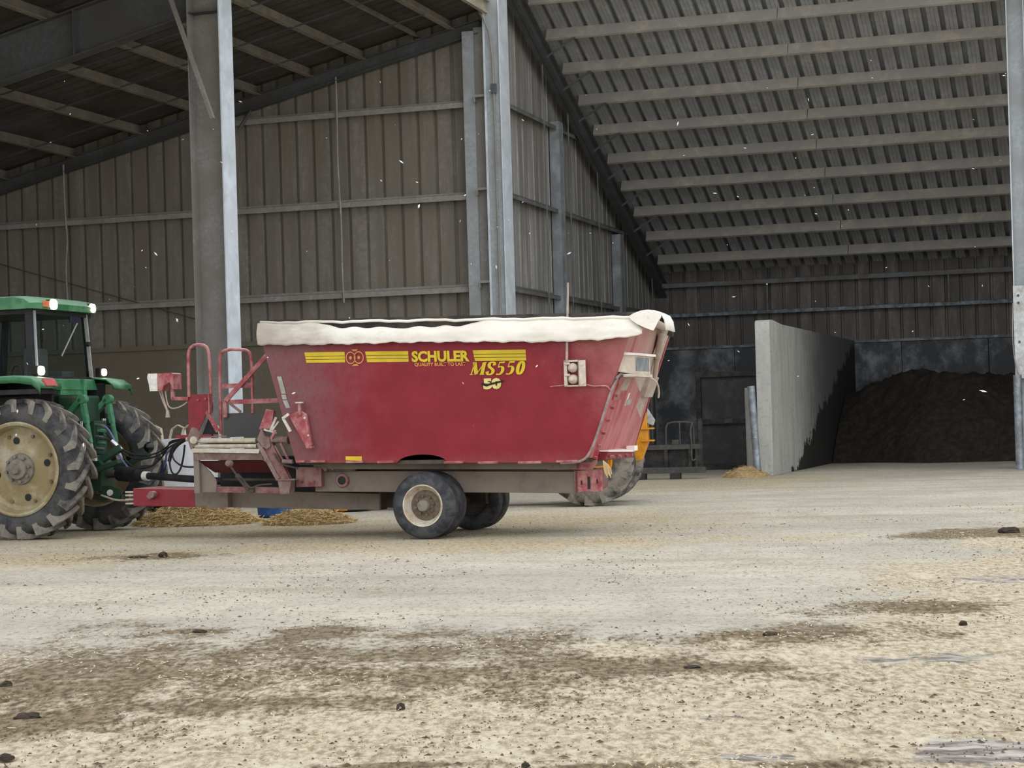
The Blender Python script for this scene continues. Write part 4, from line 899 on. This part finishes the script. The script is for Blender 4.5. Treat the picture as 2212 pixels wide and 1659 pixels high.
def ag_wheel(parent, c, Rr, W, rim, outer_sign, n=20):
    """outer_sign -1: dished face looks towards -Y"""
    w_ = obj('wheel', ag_tire(Rr, W, rim, n, .055, c), ['rubber','rubber_tread'], parent, True, label='large lugged tractor tyre')
    s_ = 1 if outer_sign < 0 else -1; y0 = c[1] + (0 if s_ > 0 else W)
    L = lambda pr, m, nm, seg=56: obj(nm, MB().lathe([(r_, s_*y) for r_, y in pr], seg, (c[0], y0, c[2])), m, w_, True)
    L([(rim+.025,.03),(rim+.03,.0),(rim+.012,-.012),(rim-.015,.0),(rim-.03,.06),(rim-.05,.13),(rim-.09,.15),(rim-.105,.15)], 'rim_cream', 'rim')
    L([(rim-.10,.15),(rim-.16,.135),(rim-.24,.14),(rim-.30,.12),(.20,.10),(.16,.10)], 'rim_cream', 'wheel_disc')
    L([(rim+.02,W-.03),(rim-.02,W-.06),(rim-.05,.13)], 'rim_cream', 'rim_barrel')
    L([(.20,.105),(.19,.06),(.13,.05),(.12,.0),(.07,-.01),(.055,-.06),(0,-.065)], 'hub_grey', 'hub')
    for k in range(8):
        a = 2*PI*k/8+.2
        for rr, dd in ((.16,.05),):
            obj('wheel_nut', MB().cyl((c[0]+rr*math.cos(a), y0+s_*dd, c[2]+rr*math.sin(a)), (c[0]+rr*math.cos(a), y0+s_*(dd-.04), c[2]+rr*math.sin(a)), .02, n=6), 'hub_grey', w_)
        rr = rim-.20
        if k % 2 == 0 and rim > .4:
            obj('disc_hole', MB().cyl((c[0]+rr*math.cos(a), y0+s_*.142, c[2]+rr*math.sin(a)), (c[0]+rr*math.cos(a), y0+s_*.130, c[2]+rr*math.sin(a)), .045, n=14), 'black', w_)
        rr = rim-.13
        if rim > .4: obj('rim_bolt', MB().cyl((c[0]+rr*math.cos(a+.2), y0+s_*.15, c[2]+rr*math.sin(a+.2)), (c[0]+rr*math.cos(a+.2), y0+s_*.12, c[2]+rr*math.sin(a+.2)), .022, n=8), 'hub_dirt', w_)
    return w_
ag_wheel(tr, (0,0,.875), .875, .48, .56, -1); ag_wheel(tr, (0,1.87,.875), .875, .48, .56, 1)
for v_ in (.15, 1.75): ag_wheel(tr, (-2.6,v_,.64), .64, .38, .36, -1 if v_ < 1 else 1, 17)
obj('rear_axle', MB().cyl((0,.3,.875),(0,2.05,.875),.13,n=16), 'green_dark', tr, True)
obj('transmission', MB().box(-2.0,.20,.85,1.5,.55,1.25), 'green_dark', tr, bevel=.04)
obj('front_axle', MB().box(-2.7,-2.5,.4,1.9,.55,.75), 'green_dark', tr)
obj('bonnet', MB().hexa([(-3.6,.85,1.0),(-3.6,1.5,1.0),(-3.5,1.45,1.62),(-3.5,.9,1.62)], [(-1.45,.80,1.0),(-1.45,1.55,1.0),(-1.45,1.5,1.88),(-1.45,.85,1.88)]), 'green', tr, bevel=.05)
# cab
def quadpost(name, a, b, wd, dp, m): return obj(name, MB().bar(a, b, wd, dp, (0,1,0)), m, tr, bevel=.008)
cabN, cabF = .47, 1.90
quadpost('cab_post', (-.02,cabN,2.02),(-.04,cabN,2.88), .09,.10,'black'); quadpost('cab_post', (-.02,cabF,2.0),(-.06,cabF-.04,2.88), .07,.08,'black')
quadpost('cab_post', (-1.35,cabN,2.0),(-1.28,cabN,2.88), .07,.08,'black'); quadpost('cab_post', (-1.35,cabF,2.0),(-1.28,cabF,2.88), .07,.08,'black')
quadpost('cab_post', (-.80,cabN,1.7),(-.80,cabN,2.88), .05,.06,'black')
obj('post_glint', MB().bar((.03,cabN+.02,2.02),(.01,cabN+.02,2.86),.035,.03,(0,1,0)), 'steel_blue', tr)  # pale strips stand for the white reflection streaks along the cab posts
obj('post_glint', MB().bar((.03,cabF-.06,2.02),(-.02,cabF-.09,2.86),.05,.02,(0,1,0)), 'reflector', tr)
rp = [(-1.62,2.88),(-1.60,3.0),(-1.50,3.05),(-.12,3.05),(.02,3.02),(.10,2.955),(.09,2.88)]
mb = MB(); rings = []
for v_, k in ((.36,.88),(.40,.96),(.50,1.0),(1.18,1.015),(1.86,1.0),(1.96,.95),(2.0,.86)):
    rings.append([(u*(1 if u < 0 else 1)-(0 if u < -.5 else (1-k)*.6), v_, 2.88+(w-2.88)*k) for u, w in rp])
n = len(rp); mb.grid(rings); mb.add(rings[0], [tuple(range(n))]); mb.add(rings[-1], [tuple(range(n))[::-1]])
mb.add([r_[0] for r_ in rings]+[r_[-1] for r_ in rings][::-1], [tuple(range(2*len(rings)))])
obj('cab_roof', mb, 'green', tr, True)
obj('roof_liner', MB().box(-1.5,.0,.45,1.92,2.82,2.885), 'black', tr)
obj('rear_window', MB().hexa([(.0,cabN+.06,2.03),(.0,cabF-.05,2.03),(-.045,cabF-.09,2.86),(-.025,cabN+.06,2.86)], [(.008,cabN+.06,2.03),(.008,cabF-.05,2.03),(-.037,cabF-.09,2.86),(-.017,cabN+.06,2.86)]), 'glass', tr)
obj('side_window', MB().box(-1.3,-.07,cabN-.01,cabN-.004,1.75,2.84), 'glass', tr); obj('side_window', MB().box(-1.3,-.07,cabF+.004,cabF+.01,1.75,2.84), 'glass', tr)
obj('front_window', MB().box(-1.34,-1.33,.52,1.86,1.9,2.84), 'glass', tr)
obj('window_seal', MB().box(-.02,.03,cabN,cabF,2.0,2.035), 'black', tr); obj('door_frame', MB().tube([(-.35,cabN-.02,1.9),(-.30,cabN-.03,2.15),(-.20,cabN-.03,2.2),(-.15,cabN-.02,2.1),(-.16,cabN-.02,1.95)], .018, 6, 2), 'black', tr, True)
st = obj('driver_seat', MB().box(-.85,-.40,.95,1.42,1.75,1.88).box(-.46,-.34,.97,1.40,1.86,2.42), 'seat', tr, bevel=.04)
obj('armrest', MB().box(-.80,-.42,.88,.94,2.0,2.06), 'seat', st)
obj('steering_wheel', MB().tube([(-1.12+.17*math.cos(a)*.5,1.18+.19*math.sin(a),2.12+.17*math.cos(a)*.6) for a in np.linspace(0,2*PI,20)], .014, 6), 'black', tr, True)
obj('dashboard', MB().box(-1.32,-1.1,.9,1.5,1.7,2.1), 'black', tr, bevel=.03); obj('control_console', MB().box(-.7,-.2,1.5,1.8,1.75,2.12), 'seat', tr, bevel=.02)
obj('cab_floor', MB().box(-1.35,.0,.45,1.92,1.60,1.78), 'black', tr)
wp = obj('wiper_motor', MB().box(.0,.03,1.35,1.60,2.74,2.82), 'navy', tr, bevel=.008); obj('wiper_arm', MB().bar((.02,1.55,2.76),(.0,1.15,2.30),.015,.01,(1,0,0)), 'reflector', wp)
obj('window_latch', MB().cyl((.0,.66,2.50),(.04,.66,2.50),.022,n=10).cyl((.0,.66,2.55),(.04,.66,2.55),.022,n=10), 'black', tr); obj('window_latch', MB().cyl((.0,1.78,2.47),(.05,1.78,2.47),.03,n=12), 'black', tr)
# fenders, rear panel
def fender(v0, v1, v2, uend):
    pr = [(-1.05,1.45),(-1.0,1.72),(-.85,1.93),(-.6,2.02),(0,2.035),(uend-.12,2.0),(uend-.02,1.93),(uend,1.87)]
    mb = MB(); mb.grid([[(u, v_, w) for u, w in pr] for v_ in (v0, v1)])
    mb.grid([[(u, v_, w-dz) for u, w in pr] for v_, dz in ((v0, 0),(v0,.09))]); 
    o = obj('fender', mb, 'green', tr, True); o.modifiers.new('thickness', 'SOLIDIFY').thickness = .02
    return o
fN = fender(.02, .52, 0, .36); fF = fender(2.33, 1.85, 0, .36)
obj('fender_shade', MB().box(-.9,.30,.06,.50,1.80,1.86).box(-.9,.25,.46,.50,1.4,1.95), 'black', fN); obj('fender_shade', MB().box(-.9,.2,1.86,1.90,1.4,1.95), 'black', fF)  # black boxes added as the shadow beneath the fenders
obj('tail_lens', MB().hexa([(.345,.14,1.90),(.345,.40,1.90),(.30,.40,1.985),(.30,.14,1.985)], [(.375,.14,1.90),(.375,.40,1.90),(.325,.40,1.99),(.325,.14,1.99)]), 'lens_red', fN, label='faded red tail lens')
obj('rear_panel', MB().hexa([(.04,.50,1.86),(.04,1.87,1.86),(.0,1.87,2.01),(.0,.50,2.01)], [(.10,.50,1.86),(.10,1.87,1.86),(.06,1.87,2.0),(.06,.50,2.0)]).box(.04,.09,.95,1.62,1.79,1.87), 'green', tr, bevel=.01)
obj('panel_edge', MB().box(.03,.11,1.50,1.53,1.80,2.0), 'green_light', tr)
def lamp(v_, w, u, lit_r, hs=1.0):
    o = obj('work_lamp', MB().box(u-.06,u+.02,v_-.085*hs,v_+.085*hs,w-.06,w+.06), 'black', tr, bevel=.012, label='lit work lamp')
    k = 24; ring = lambda x, f: [(x, v_+f*lit_r*math.copysign(abs(math.cos(2*PI*i/k))**.7, math.cos(2*PI*i/k)), w+f*lit_r*.8*math.copysign(abs(math.sin(2*PI*i/k))**.7, math.sin(2*PI*i/k))) for i in range(k+1)]
    mbl = MB().grid([ring(u+.02,1), ring(u+.035,.95), ring(u+.045,.6), ring(u+.05,.02)])
    obj('lamp_lens', mbl, 'lamp_lit', o, True)
    return o
lamp(.80, 2.945, .085, .085); lamp(1.82, 2.945, .06, .075); lamp(.50, 2.10, .06, .075); lamp(2.08, 2.10, .06, .06)
obj('marker_lens', MB().box(.09,.115,.56,.70,2.905,2.985), 'amber', tr, bevel=.005)
# three-point linkage and couplers
obj('lift_housing', MB().box(.1,.34,.85,1.5,1.25,1.78), 'green_dark', tr, bevel=.03)
for v_ in (.85, 1.50):
    obj('lift_arm', MB().bar((.12,v_,1.42),(.46,v_,1.74),.07,.10,(0,1,0)), 'green_light' if v_ > 1 else 'green', tr, bevel=.015)
    obj('lift_eye', MB().cyl((.46,v_-.05,1.73),(.46,v_+.05,1.73),.06,n=14), 'green_light', tr, True)
    lk = obj('lift_link', MB().bar((.465,v_,1.69),(.51,v_,1.42),.05,.08,(0,1,0)).cyl((.505,v_,1.45),(.555,v_,1.17),.035,n=12), 'green_light', tr, True)
    obj('link_fork', MB().bar((.56,v_,1.18),(.585,v_,1.06),.025,.03,(0,1,0)).prism([(.56,v_-.03,1.08),(.61,v_-.03,1.07),(.63,v_-.03,.94),(.57,v_-.03,.95)], (0,.06,0)), 'conv_roller', lk)
    obj('lower_link', MB().bar((.0,v_+.05,.62),(.95 if v_ < 1 else 1.02,v_+.02,1.0 if v_ > 1 else .93),.06,.10,(0,1,0)), 'green_dark', tr, bevel=.012)
obj('link_ball', MB().lathe([(0,-.07),(.05,-.05),(.07,0),(.05,.05),(0,.07)], 18, (1.03,1.5,1.09)), 'black_gloss', tr, True)
obj('top_link', MB().cyl((.30,1.2,1.32),(.58,1.18,1.30),.04,n=10), 'green', tr, True)
obj('hitch_frame', MB().prism([(.28,1.0,.55),(.60,1.0,.55),(.62,1.0,.90),(.50,1.0,1.02),(.28,1.0,1.05)], (0,.32,0)), 'green_dark', tr, bevel=.01)
obj('valve_block', MB().box(.34,.52,1.02,1.34,1.02,1.45), 'green_dark', tr, bevel=.01)
for k in range(5):
    obj('coupler', MB().cyl((.50,1.06+.04*(k%2),1.40-.075*k),(.63,1.06+.04*(k%2),1.385-.075*k),.022,n=10), 'green_light' if k % 2 else 'chrome', tr, True)
obj('lift_cylinder', MB().cyl((.42,1.40,1.0),(.44,1.40,1.48),.035,n=12), 'chrome', tr, True); obj('lift_cylinder', MB().cyl((.40,.92,1.0),(.38,.92,1.45),.03,n=12), 'chrome', tr, True)
for pts, m in (([(.55,1.08,1.40),(.64,1.1,1.375),(.70,1.12,1.28),(.76,1.14,1.15),(.80,1.15,1.09)],'hose_blue'),([(.55,1.1,1.33),(.63,1.12,1.30),(.70,1.14,1.2),(.79,1.15,1.08)],'black'),([(.55,1.08,1.22),(.65,1.1,1.22),(.74,1.15,1.13),(.80,1.15,1.06)],'black')):
    obj('hydraulic_hose', MB().tube(pts, .013, 8, 2), m, tr, True)
obj('hose_coupling', MB().cyl((.70,1.12,1.19),(.82,1.16,1.06),.035,n=12), 'chrome', tr, True)
obj('sway_block', MB().bar((.50,1.1,.92),(.82,1.16,1.10),.09,.10,(0,1,0)), 'green_dark', tr, bevel=.01)
obj('drawbar', MB().box(-.2,.95,1.08,1.28,.44,.50), 'frame_dark', tr); obj('pto_stub', MB().cyl((.5,1.16,.76),(.80,1.16,.765),.05,n=14), 'frame_dark', tr, True)
obj('drawbar_plate', MB().prism([(.55,1.02,.44),(.85,1.02,.44),(.85,1.02,.56),(.70,1.02,.62),(.55,1.02,.62)], (0,.04,0)), 'green_dark', tr); obj('pin_reflector', MB().cyl((.72,1.0,.53),(.72,1.02,.53),.04,n=16), 'decal_white', tr)
obj('drawbar_support', MB().tube([(.60,1.0,.50),(.72,1.0,.46),(.80,1.0,.435),(1.05,1.0,.425)], .014, 6, 1), 'conv_roller', tr, True)

# ================================================================== yellow loader behind the wagon
L0 = gp(1275, 1094)
ld = thing('wheel_loader', 'yellow wheel loader parked behind the red wagon, mostly hidden', 'loader', L0, -R(9))
for u, v_ in ((0,0),(-2.35,0),(0,1.45),(-2.35,1.45)):
    w_ = obj('wheel', ag_tire(.66, .44, .33, 15, .04, (u,v_,.66)), ['rubber_tread','rubber_tread'], ld, True)
    obj('rim', MB().lathe([(.345,.03),(.35,.0),(.32,.01),(.29,.10),(.15,.12),(0,.12)] if v_ == 0 else [(.345,.41),(.35,.44),(.32,.43),(.29,.34),(.15,.32),(0,.32)], 32, (u,v_,.66)), 'loader_yellow', w_, True)
obj('rear_body', MB().prism([(-.95,.50,.75),(.10,.50,.62),(.20,.50,.85),(.18,.50,1.55),(.05,.50,1.72),(-.95,.50,1.78)], (0,.9,0)), 'loader_yellow', ld, bevel=.03)
obj('counterweight', MB().prism([(.56,.46,.60),(.74,.46,.66),(.84,.46,.92),(.83,.46,1.36),(.30,.46,1.42),(.30,.46,.8)], (0,.25,0)), 'loader_yellow', ld, bevel=.02)
for w in (.94,1.12): obj('rear_step', MB().box(.74,.93,.42,.60,w-.012,w+.012), 'loader_yellow', ld)
obj('tail_lamp_guard', MB().prism([(.82,.48,1.20),(.92,.48,1.16),(.95,.48,1.24),(.84,.48,1.42)], (0,.10,0)), 'screen_grey', ld, bevel=.01)
obj('cab', MB().prism([(-1.35,.55,1.2),(-.55,.55,1.2),(-.60,.55,2.35),(-1.25,.55,2.35)], (0,.8,0)), 'black', ld, bevel=.03)
obj('front_body', MB().box(-2.9,-1.0,.6,1.3,.55,1.2), 'loader_yellow', ld, bevel=.03); obj('under_frame', MB().box(-2.6,.5,.55,1.35,.42,.75), 'frame_dark', ld)
for v_ in (.45,1.4): obj('lift_arm', MB().bar((-1.4,v_,1.5),(-3.35,v_,.35),.09,.2,(0,1,0)), 'loader_yellow', ld)
bk = obj('bucket', MB().prism([(-3.35,-.05,.10),(-3.35,-.05,.72),(-3.55,-.05,.78),(-3.62,-.05,.62),(-4.25,-.05,.06),(-4.25,-.05,.02),(-3.45,-.05,.02)], (0,2.0,0)), 'frame_dark', ld, bevel=.01)
obj('bucket_edge', MB().box(-3.85,-3.65,-.08,-.05,.02,.12), 'loader_yellow', bk)

# ================================================================== rack, gate, bag and other things
rk = thing('fork_rack', 'black steel fork carriage with hoop guards standing before the shed opening', 'rack', bw(3.66,.05), -YAW)
obj('lower_beam', MB().box(-1.2,.72,-.06,.06,.12,.24), 'rack_dust', rk, bevel=.01); obj('upper_beam', MB().box(-1.2,.64,-.06,.06,.60,.70), 'rack_dust', rk, bevel=.01)
for x in (-1.15,-.62,-.08,.42,.56): obj('upright', MB().box(x-.035,x+.035,-.05,.05,.2,.64), 'rack_black', rk)
obj('back_panel', MB().box(-1.15,.6,.05,.08,.2,.62), 'rack_black', rk)
for x0, x1 in ((-1.05,-.50),(-.08,.50)):
    obj('hoop_guard', MB().tube([(x0,0,.68),(x0,0,1.05),(x0+.06,0,1.16),(x1-.06,0,1.16),(x1,0,1.05),(x1,0,.68)], .018, 6, 1), 'rack_dust', rk, True)
    obj('hoop_bar', MB().cyl(((x0+x1)/2,0,.68),((x0+x1)/2,0,1.15),.014,n=6), 'rack_dust', rk)
for x in (-.55,.12): obj('hinge_block', MB().box(x-.07,x+.07,-.05,.05,.70,.80), 'rack_dust', rk, bevel=.01)
obj('mast', MB().box(.60,.68,-.05,.05,.12,1.22), 'rack_black', rk); obj('rack_hose', MB().tube([(.5,-.07,1.15),(.44,-.08,1.0),(.47,-.08,.7),(.45,-.08,.35),(.55,-.08,.4)], .02, 6, 2), 'rack_dust', rk, True)
for x in (-.62,.10): obj('foot', MB().box(x-.1,x+.1,-.1,.1,0,.12), 'rack_black', rk)
gt = thing('steel_gate', 'dark steel-framed gate panel standing between the fork carriage and the divider wall', 'gate', bw(3.02,6.0), -YAW)
for x in (0,1.42): obj('gate_post', MB().box(x-.06,x+.06,-.05,.05,0,2.28), 'rack_black', gt, bevel=.006)
for z in (.10,1.12,2.22): obj('gate_rail', MB().box(.06,1.36,-.04,.04,z-.06,z+.06), 'rack_black', gt)
obj('gate_gap_dark', MB().box(.06,1.36,.03,.045,.16,1.06), 'gate_dark', gt); obj('gate_gap_dark', MB().box(.06,1.36,.03,.045,1.18,2.16), 'gate_dark', gt)  # dark fill stands for the dim view through the open frame
obj('gate_latch', MB().box(.60,.80,-.07,-.04,1.08,1.18), 'rack_dust', gt); obj('gate_handle', MB().tube([(1.38,-.06,.75),(1.33,-.1,.9),(1.38,-.06,1.05)], .018, 6, 1), 'rack_dust', gt, True)
# bulk bag on a pallet
bgp = Vector((-5.33, 31.35, 0))
pl = thing('pallet', 'weathered wooden pallet under the white bulk bag', 'pallet', bgp, -YAW)
for k in range(7): obj('deck_board', MB().box(-.52,.52,-.5+k*.155,-.5+k*.155+.10,.11,.13), 'wood', pl)
for k in range(3): obj('stringer', MB().box(-.50+k*.47,-.44+k*.47,-.5,.52,0,.11), 'wood', pl)
bag = thing('bulk_bag', 'white woven bulk bag with lifting loops behind the drawbar', 'bag', bgp+Vector((0,0,.131)), -YAW)
rows = []
for k, z in enumerate(np.linspace(0, 1.0, 14)):
    rr = []
    for i in range(33):
        a = 2*PI*i/32; s_ = .44 + .05*math.sin(PI*z)
        cc, ss = math.cos(a), math.sin(a); e = 4.0
        r_ = s_/((abs(cc)**e+abs(ss)**e)**(1/e)) + .012*math.sin(a*5+z*9) + .02*float(vn(a*2, z*6, 4)-.5)
        if k == 13: r_ *= .93
        rr.append((r_*cc, r_*ss, z + .03*math.sin(a*3)*z))
    rows.append(rr)
mb = MB().grid(rows); mb.add(rows[0][:-1], [tuple(range(32))[::-1]]); c_ = [(p[0]*.5,p[1]*.5,1.03) for p in rows[-1]]; mb.grid([rows[-1], c_]); mb.add(c_[:-1], [tuple(range(32))])
obj('bag_body', mb, 'bag_white', bag, True)
for x, y in ((-.30,-.40),(.32,-.40),(-.30,.40),(.32,.40)):
    path = [(x-.12,y,.85),(x-.12,y,1.04),(x-.08,y,1.18),(x+.03,y,1.25),(x+.14,y,1.20),(x+.16,y,1.06),(x+.15,y,.85)]
    mb = MB()
    for a, b in zip(path, path[1:]): mb.bar(a, b, .07, .012, (0,0,1) if abs(a[2]-b[2]) < .05 else (1,0,0))
    obj('lifting_loop', mb, 'bag_loop', bag)
tub = thing('plastic_tub', 'blue plastic tub on the straw behind the wagon frame', 'tub', (-3.45,28.2,0), 0)
obj('tub_wall', MB().lathe([(.0,.02),(.24,.0),(.27,.03),(.30,.36),(.315,.36),(.30,.38),(.285,.36),(.26,.05),(0,.05)], 32), 'tub_blue', tub, True).rotation_euler = (PI/2,0,0)
obj('tub_rim', MB().lathe([(.305,.34),(.325,.35),(.325,.385),(.29,.385)], 32), 'tub_blue', tub, True).rotation_euler = (PI/2,0,0)
blk = MB().prism([(-.16,-.15,0),(.16,-.15,0),(.15,-.15,.28),(.10,-.15,.34),(-.10,-.15,.34),(-.15,-.15,.28)], (0,.3,0))
o = obj('concrete_block', blk, 'concrete', None, bevel=.02); o.location = (-4.22,28.6,0); o.rotation_euler = (0,0,-YAW)
tag(o, 'grey concrete block half buried in straw behind the wagon drawbar', 'block')

# --- heaps
def mound(name, label, cat, c, rx, ry, hgt, m, rz=0, seed=0, rough=.25, nr=22, na=44):
    rows = []
    for i in range(nr+1):
        f = i/nr; row = []
        for k in range(na+1):
            a = 2*PI*(k % na)/na
            x, y = rx*f*math.cos(a), ry*f*math.sin(a)
            e = 1 + .25*(float(vn(math.cos(a)*2+5, math.sin(a)*2+5, seed))-.5)
            z = hgt*max(0, (1-f**1.6))*(.75+.5*float(fbm(x*1.8+9, y*1.8+3, seed, 3))) + hgt*rough*(float(fbm(x*7+20, y*7+11, seed+2, 3))-.5)*(1-f**6)
            row.append((x*e, y*e, max(z, 0) - (.03 if i == nr else 0)))
        rows.append(row)
    o = thing(name, label, cat, c, rz); o['kind'] = 'stuff'
    obj('heap', MB().grid(rows), m, o, True)
    return o
def strands(parent, n, rx, ry, hz, L, m, seed=0, wd=.006):
    r_ = np.random.default_rng(seed); mb = MB()
    for _ in range(n):
        f = math.sqrt(r_.random()); a = r_.random()*2*PI; x, y = rx*f*math.cos(a), ry*f*math.sin(a)
        z = hz(f)*(.55+.6*r_.random()) + .01; l = L*(.4+r_.random()); d = r_.random()*2*PI; t_ = (r_.random()-.35)*.9
        dx, dy, dz = math.cos(d)*l*math.cos(t_)/2, math.sin(d)*l*math.cos(t_)/2, math.sin(t_)*l/2
        bend = (r_.random()-.5)*.03; px, py = -math.sin(d)*wd/2, math.cos(d)*wd/2
        p = [(x-dx,y-dy,z-dz),(x,y,z+bend+.006),(x+dx,y+dy,z+dz)]
        mb.add([(q[0]+s_*px, q[1]+s_*py, max(q[2],.003)+(.004 if s_ > 0 else 0)) for q in p for s_ in (-1,1)], [(0,1,3,2),(2,3,5,4)])
    o = link('loose_straw', mb.mesh('loose_straw', m, fix=False), parent); o['kind'] = 'stuff'
    return o
hA = mound('straw_heap', 'loose straw heap under the wagon drawbar beside the far tractor tyre', 'straw', gp(425,1131), .84, .62, .25, 'straw_bed', -YAW, 3)
strands(hA, 3400, .90, .74, lambda f: .30*(1-f**1.6), .18, 'straw', 3)
hB = mound('straw_heap', 'smaller straw heap beneath the middle of the wagon frame', 'straw', gp(668,1130), .58, .48, .15, 'straw_bed', -YAW, 6)
strands(hB, 2000, .64, .54, lambda f: .19*(1-f**1.6), .16, 'straw', 6)
hC = mound('straw_heap', 'tan chaff heap around the feet of the galvanised posts', 'straw', bw(5.13,.45), .50, .40, .20, 'straw_bed', 0, 9)
strands(hC, 400, .50, .40, lambda f: .22*(1-f**1.6), .10, 'straw', 9)
# dark feed pile filling the bay behind the divider
P = np.linspace(5.63, 15.8, 120); Q = np.linspace(6.6, 14.17, 90)
rows = []
for p_ in P:
    row = []
    for q_ in Q:
        crest = float(np.interp(p_, [5.6,6.4,7.4,8.6,10,12,16], [1.62,1.95,2.22,2.12,1.95,2.1,2.0]))
        toe = float(np.interp(p_, [5.6,6,8,9,16], [9.5,9.3,8.2,7.8,7.4])) + .25*math.sin(p_*2.1)
        z = (q_-toe)/2.7
        z = crest*(1-(1-min(z,1))**1.25) if z > 0 else 0
        if q_ > 12.2: z *= 1 - .05*(q_-12.2)
        k = 1 if z > .05 else z/.05
        z += k*((float(fbm(p_*1.3, q_*1.3, 31, 4))-.5)*.5 + (float(fbm(p_*6, q_*6, 33, 3))-.5)*.24)
        row.append((p_, q_, max(z, -.02) if z > 0 else -.03))
    rows.append(row)
fp = obj('feed_pile', MB().grid(rows), 'soil_dark', None, True); fp.location = BLD; fp.rotation_euler = (0,0,-YAW)
tag(fp, 'dark brown pile of feed filling the bay behind the concrete divider', 'pile', kind='stuff')

# --- manure clumps in the yard (those big enough to single out)
def clump(label, px, py, sx, sy, sz, m='manure', seed=0):
    c = gp(px, py); bm = bmesh.new(); bmesh.ops.create_icosphere(bm, subdivisions=3, radius=1)
    for v_ in bm.verts:
        k = 1 + .7*(float(fbm(v_.co.x*1.7+seed*3+8, v_.co.y*1.7+v_.co.z*2.1+8, seed, 4))-.5)
        v_.co = Vector((v_.co.x*sx*k, v_.co.y*sy*k, max(v_.co.z*k, -.25)*sz))
    me = bpy.data.meshes.new('manure_clump'); bm.to_mesh(me); bm.free(); me.materials.append(MAT[m])
    o = link('manure_clump', me); o.location = (c.x, c.y, .25*sz*.6); tag(o, label, 'clump', 'manure clumps on the yard')
for i, a in enumerate((
    ('dark manure lump on the pale straw left of centre, near the wagon shadow', 352,1203,.05,.05,.045),
    ('rounded dark manure lump alone in the lower middle of the yard', 866,1532,.022,.022,.022),
    ('flat dark smear of manure right of the wagon, in the trampled bedding', 1665,1371,.05,.06,.018),
    ('small dark manure lump far right in the trampled bedding', 2080,1349,.025,.03,.022),
    ('reddish-brown manure mound at the right edge of the yard', 2180,1150,.11,.12,.05),
    ('ragged manure patch in the middle of the dark strip on the left', 432,1367,.045,.05,.022),
    ('manure lump at the left border, upper of two', 14,1482,.035,.04,.022),
    ('broad straw-mixed manure lump at the lower left border', 60,1552,.06,.05,.025),
    ('low manure streak right of the middle foreground', 1495,1442,.045,.04,.012),
    ('dark speck of manure at the bottom border, left of centre', 1135,1655,.018,.02,.012),
    ('manure scrap at the bottom left corner', 14,1640,.03,.03,.02),
    ('thin manure streak beside the lump on the pale straw', 300,1204,.12,.06,.014))):
    clump(*a, seed=i+1)

# --- loose chaff and crumbs over the yard (uncountable)
def scatter(name, label, cat, n, fn, m, seed, dens):
    r_ = np.random.default_rng(seed); mb = MB(); k = 0
    while k < n:
        d = 6.4 + (r_.random()**1.7)*20; x = (r_.random()*2-1)*(.36*d+.6)
        if r_.random() > dens(x, d): continue
        fn(mb, r_, x, d); k += 1
    o = link(name, mb.mesh(name, m, fix=False)); tag(o, label, cat, kind='stuff'); return o
def f_straw(mb, r_, x, y):
    l = .006+.020*r_.random()**3; w = .0015+.003*r_.random(); a = r_.random()*2*PI; dx, dy = math.cos(a)*l, math.sin(a)*l; px, py = -math.sin(a)*w, math.cos(a)*w
    z = .006+.008*r_.random(); t_ = (r_.random()-.5)*.008
    mb.add([(x-dx-px,y-dy-py,z-t_),(x-dx+px,y-dy+py,z-t_+.002),(x+dx+px,y+dy+py,z+t_+.002),(x+dx-px,y+dy-py,z+t_)], [(0,1,2,3)])
def f_crumb(mb, r_, x, y):
    s_ = .0025+.006*r_.random()**4; e = 1.2+r_.random()*2.5; a = r_.random()*PI; ca, sa = math.cos(a), math.sin(a)
    pts = [(s_*e,0,0),(0,s_,0),(-s_*e,0,0),(0,-s_,0)]
    b = [(x+u*ca-v_*sa, y+u*sa+v_*ca, .0) for u, v_, _ in pts]
    mb.add(b+[(x+.3*s_*(r_.random()-.5), y, s_*.7+.004)], [(0,1,4),(1,2,4),(2,3,4),(3,0,4)])
dn = lambda sd: (lambda x, d: float(np.clip(fbm(x*1.1+30, d*.7, sd, 4)*4.5-2.1, .02, 1)))
scatter('straw_litter', 'scattered pale straw bits over the yard', 'straw', 14000, f_straw, 'chaff', 11, dn(41))
scatter('manure_crumbs', 'scattered dark manure crumbs over the yard', 'manure', 5000, f_crumb, 'manure_light', 12, dn(51))
# --- sparse falling snow
mb = MB(); r_ = np.random.default_rng(5)
for _ in range(120):
    d = 13+r_.random()*24; x = (r_.random()*2-1)*.28*d; z = 1.2+r_.random()*(.19*d); s_ = .004+.006*r_.random(); e = Vector((r_.normal(), r_.normal()*.4, r_.normal()*.7)).normalized()
    c = Vector((x, d, z)); a = e*s_*(1.5+2*r_.random()); b = e.orthogonal().normalized()*s_; g_ = e.cross(b).normalized()*s_*.6
    mb.add([c+a,c+b,c-a,c-b,c+g_,c-g_], [(0,1,4),(1,2,4),(2,3,4),(3,0,4),(1,0,5),(2,1,5),(3,2,5),(0,3,5)])
o = link('falling_snow', mb.mesh('falling_snow', 'snow')); tag(o, 'sparse white snowflakes drifting in front of the dark shed', 'snow', kind='stuff')
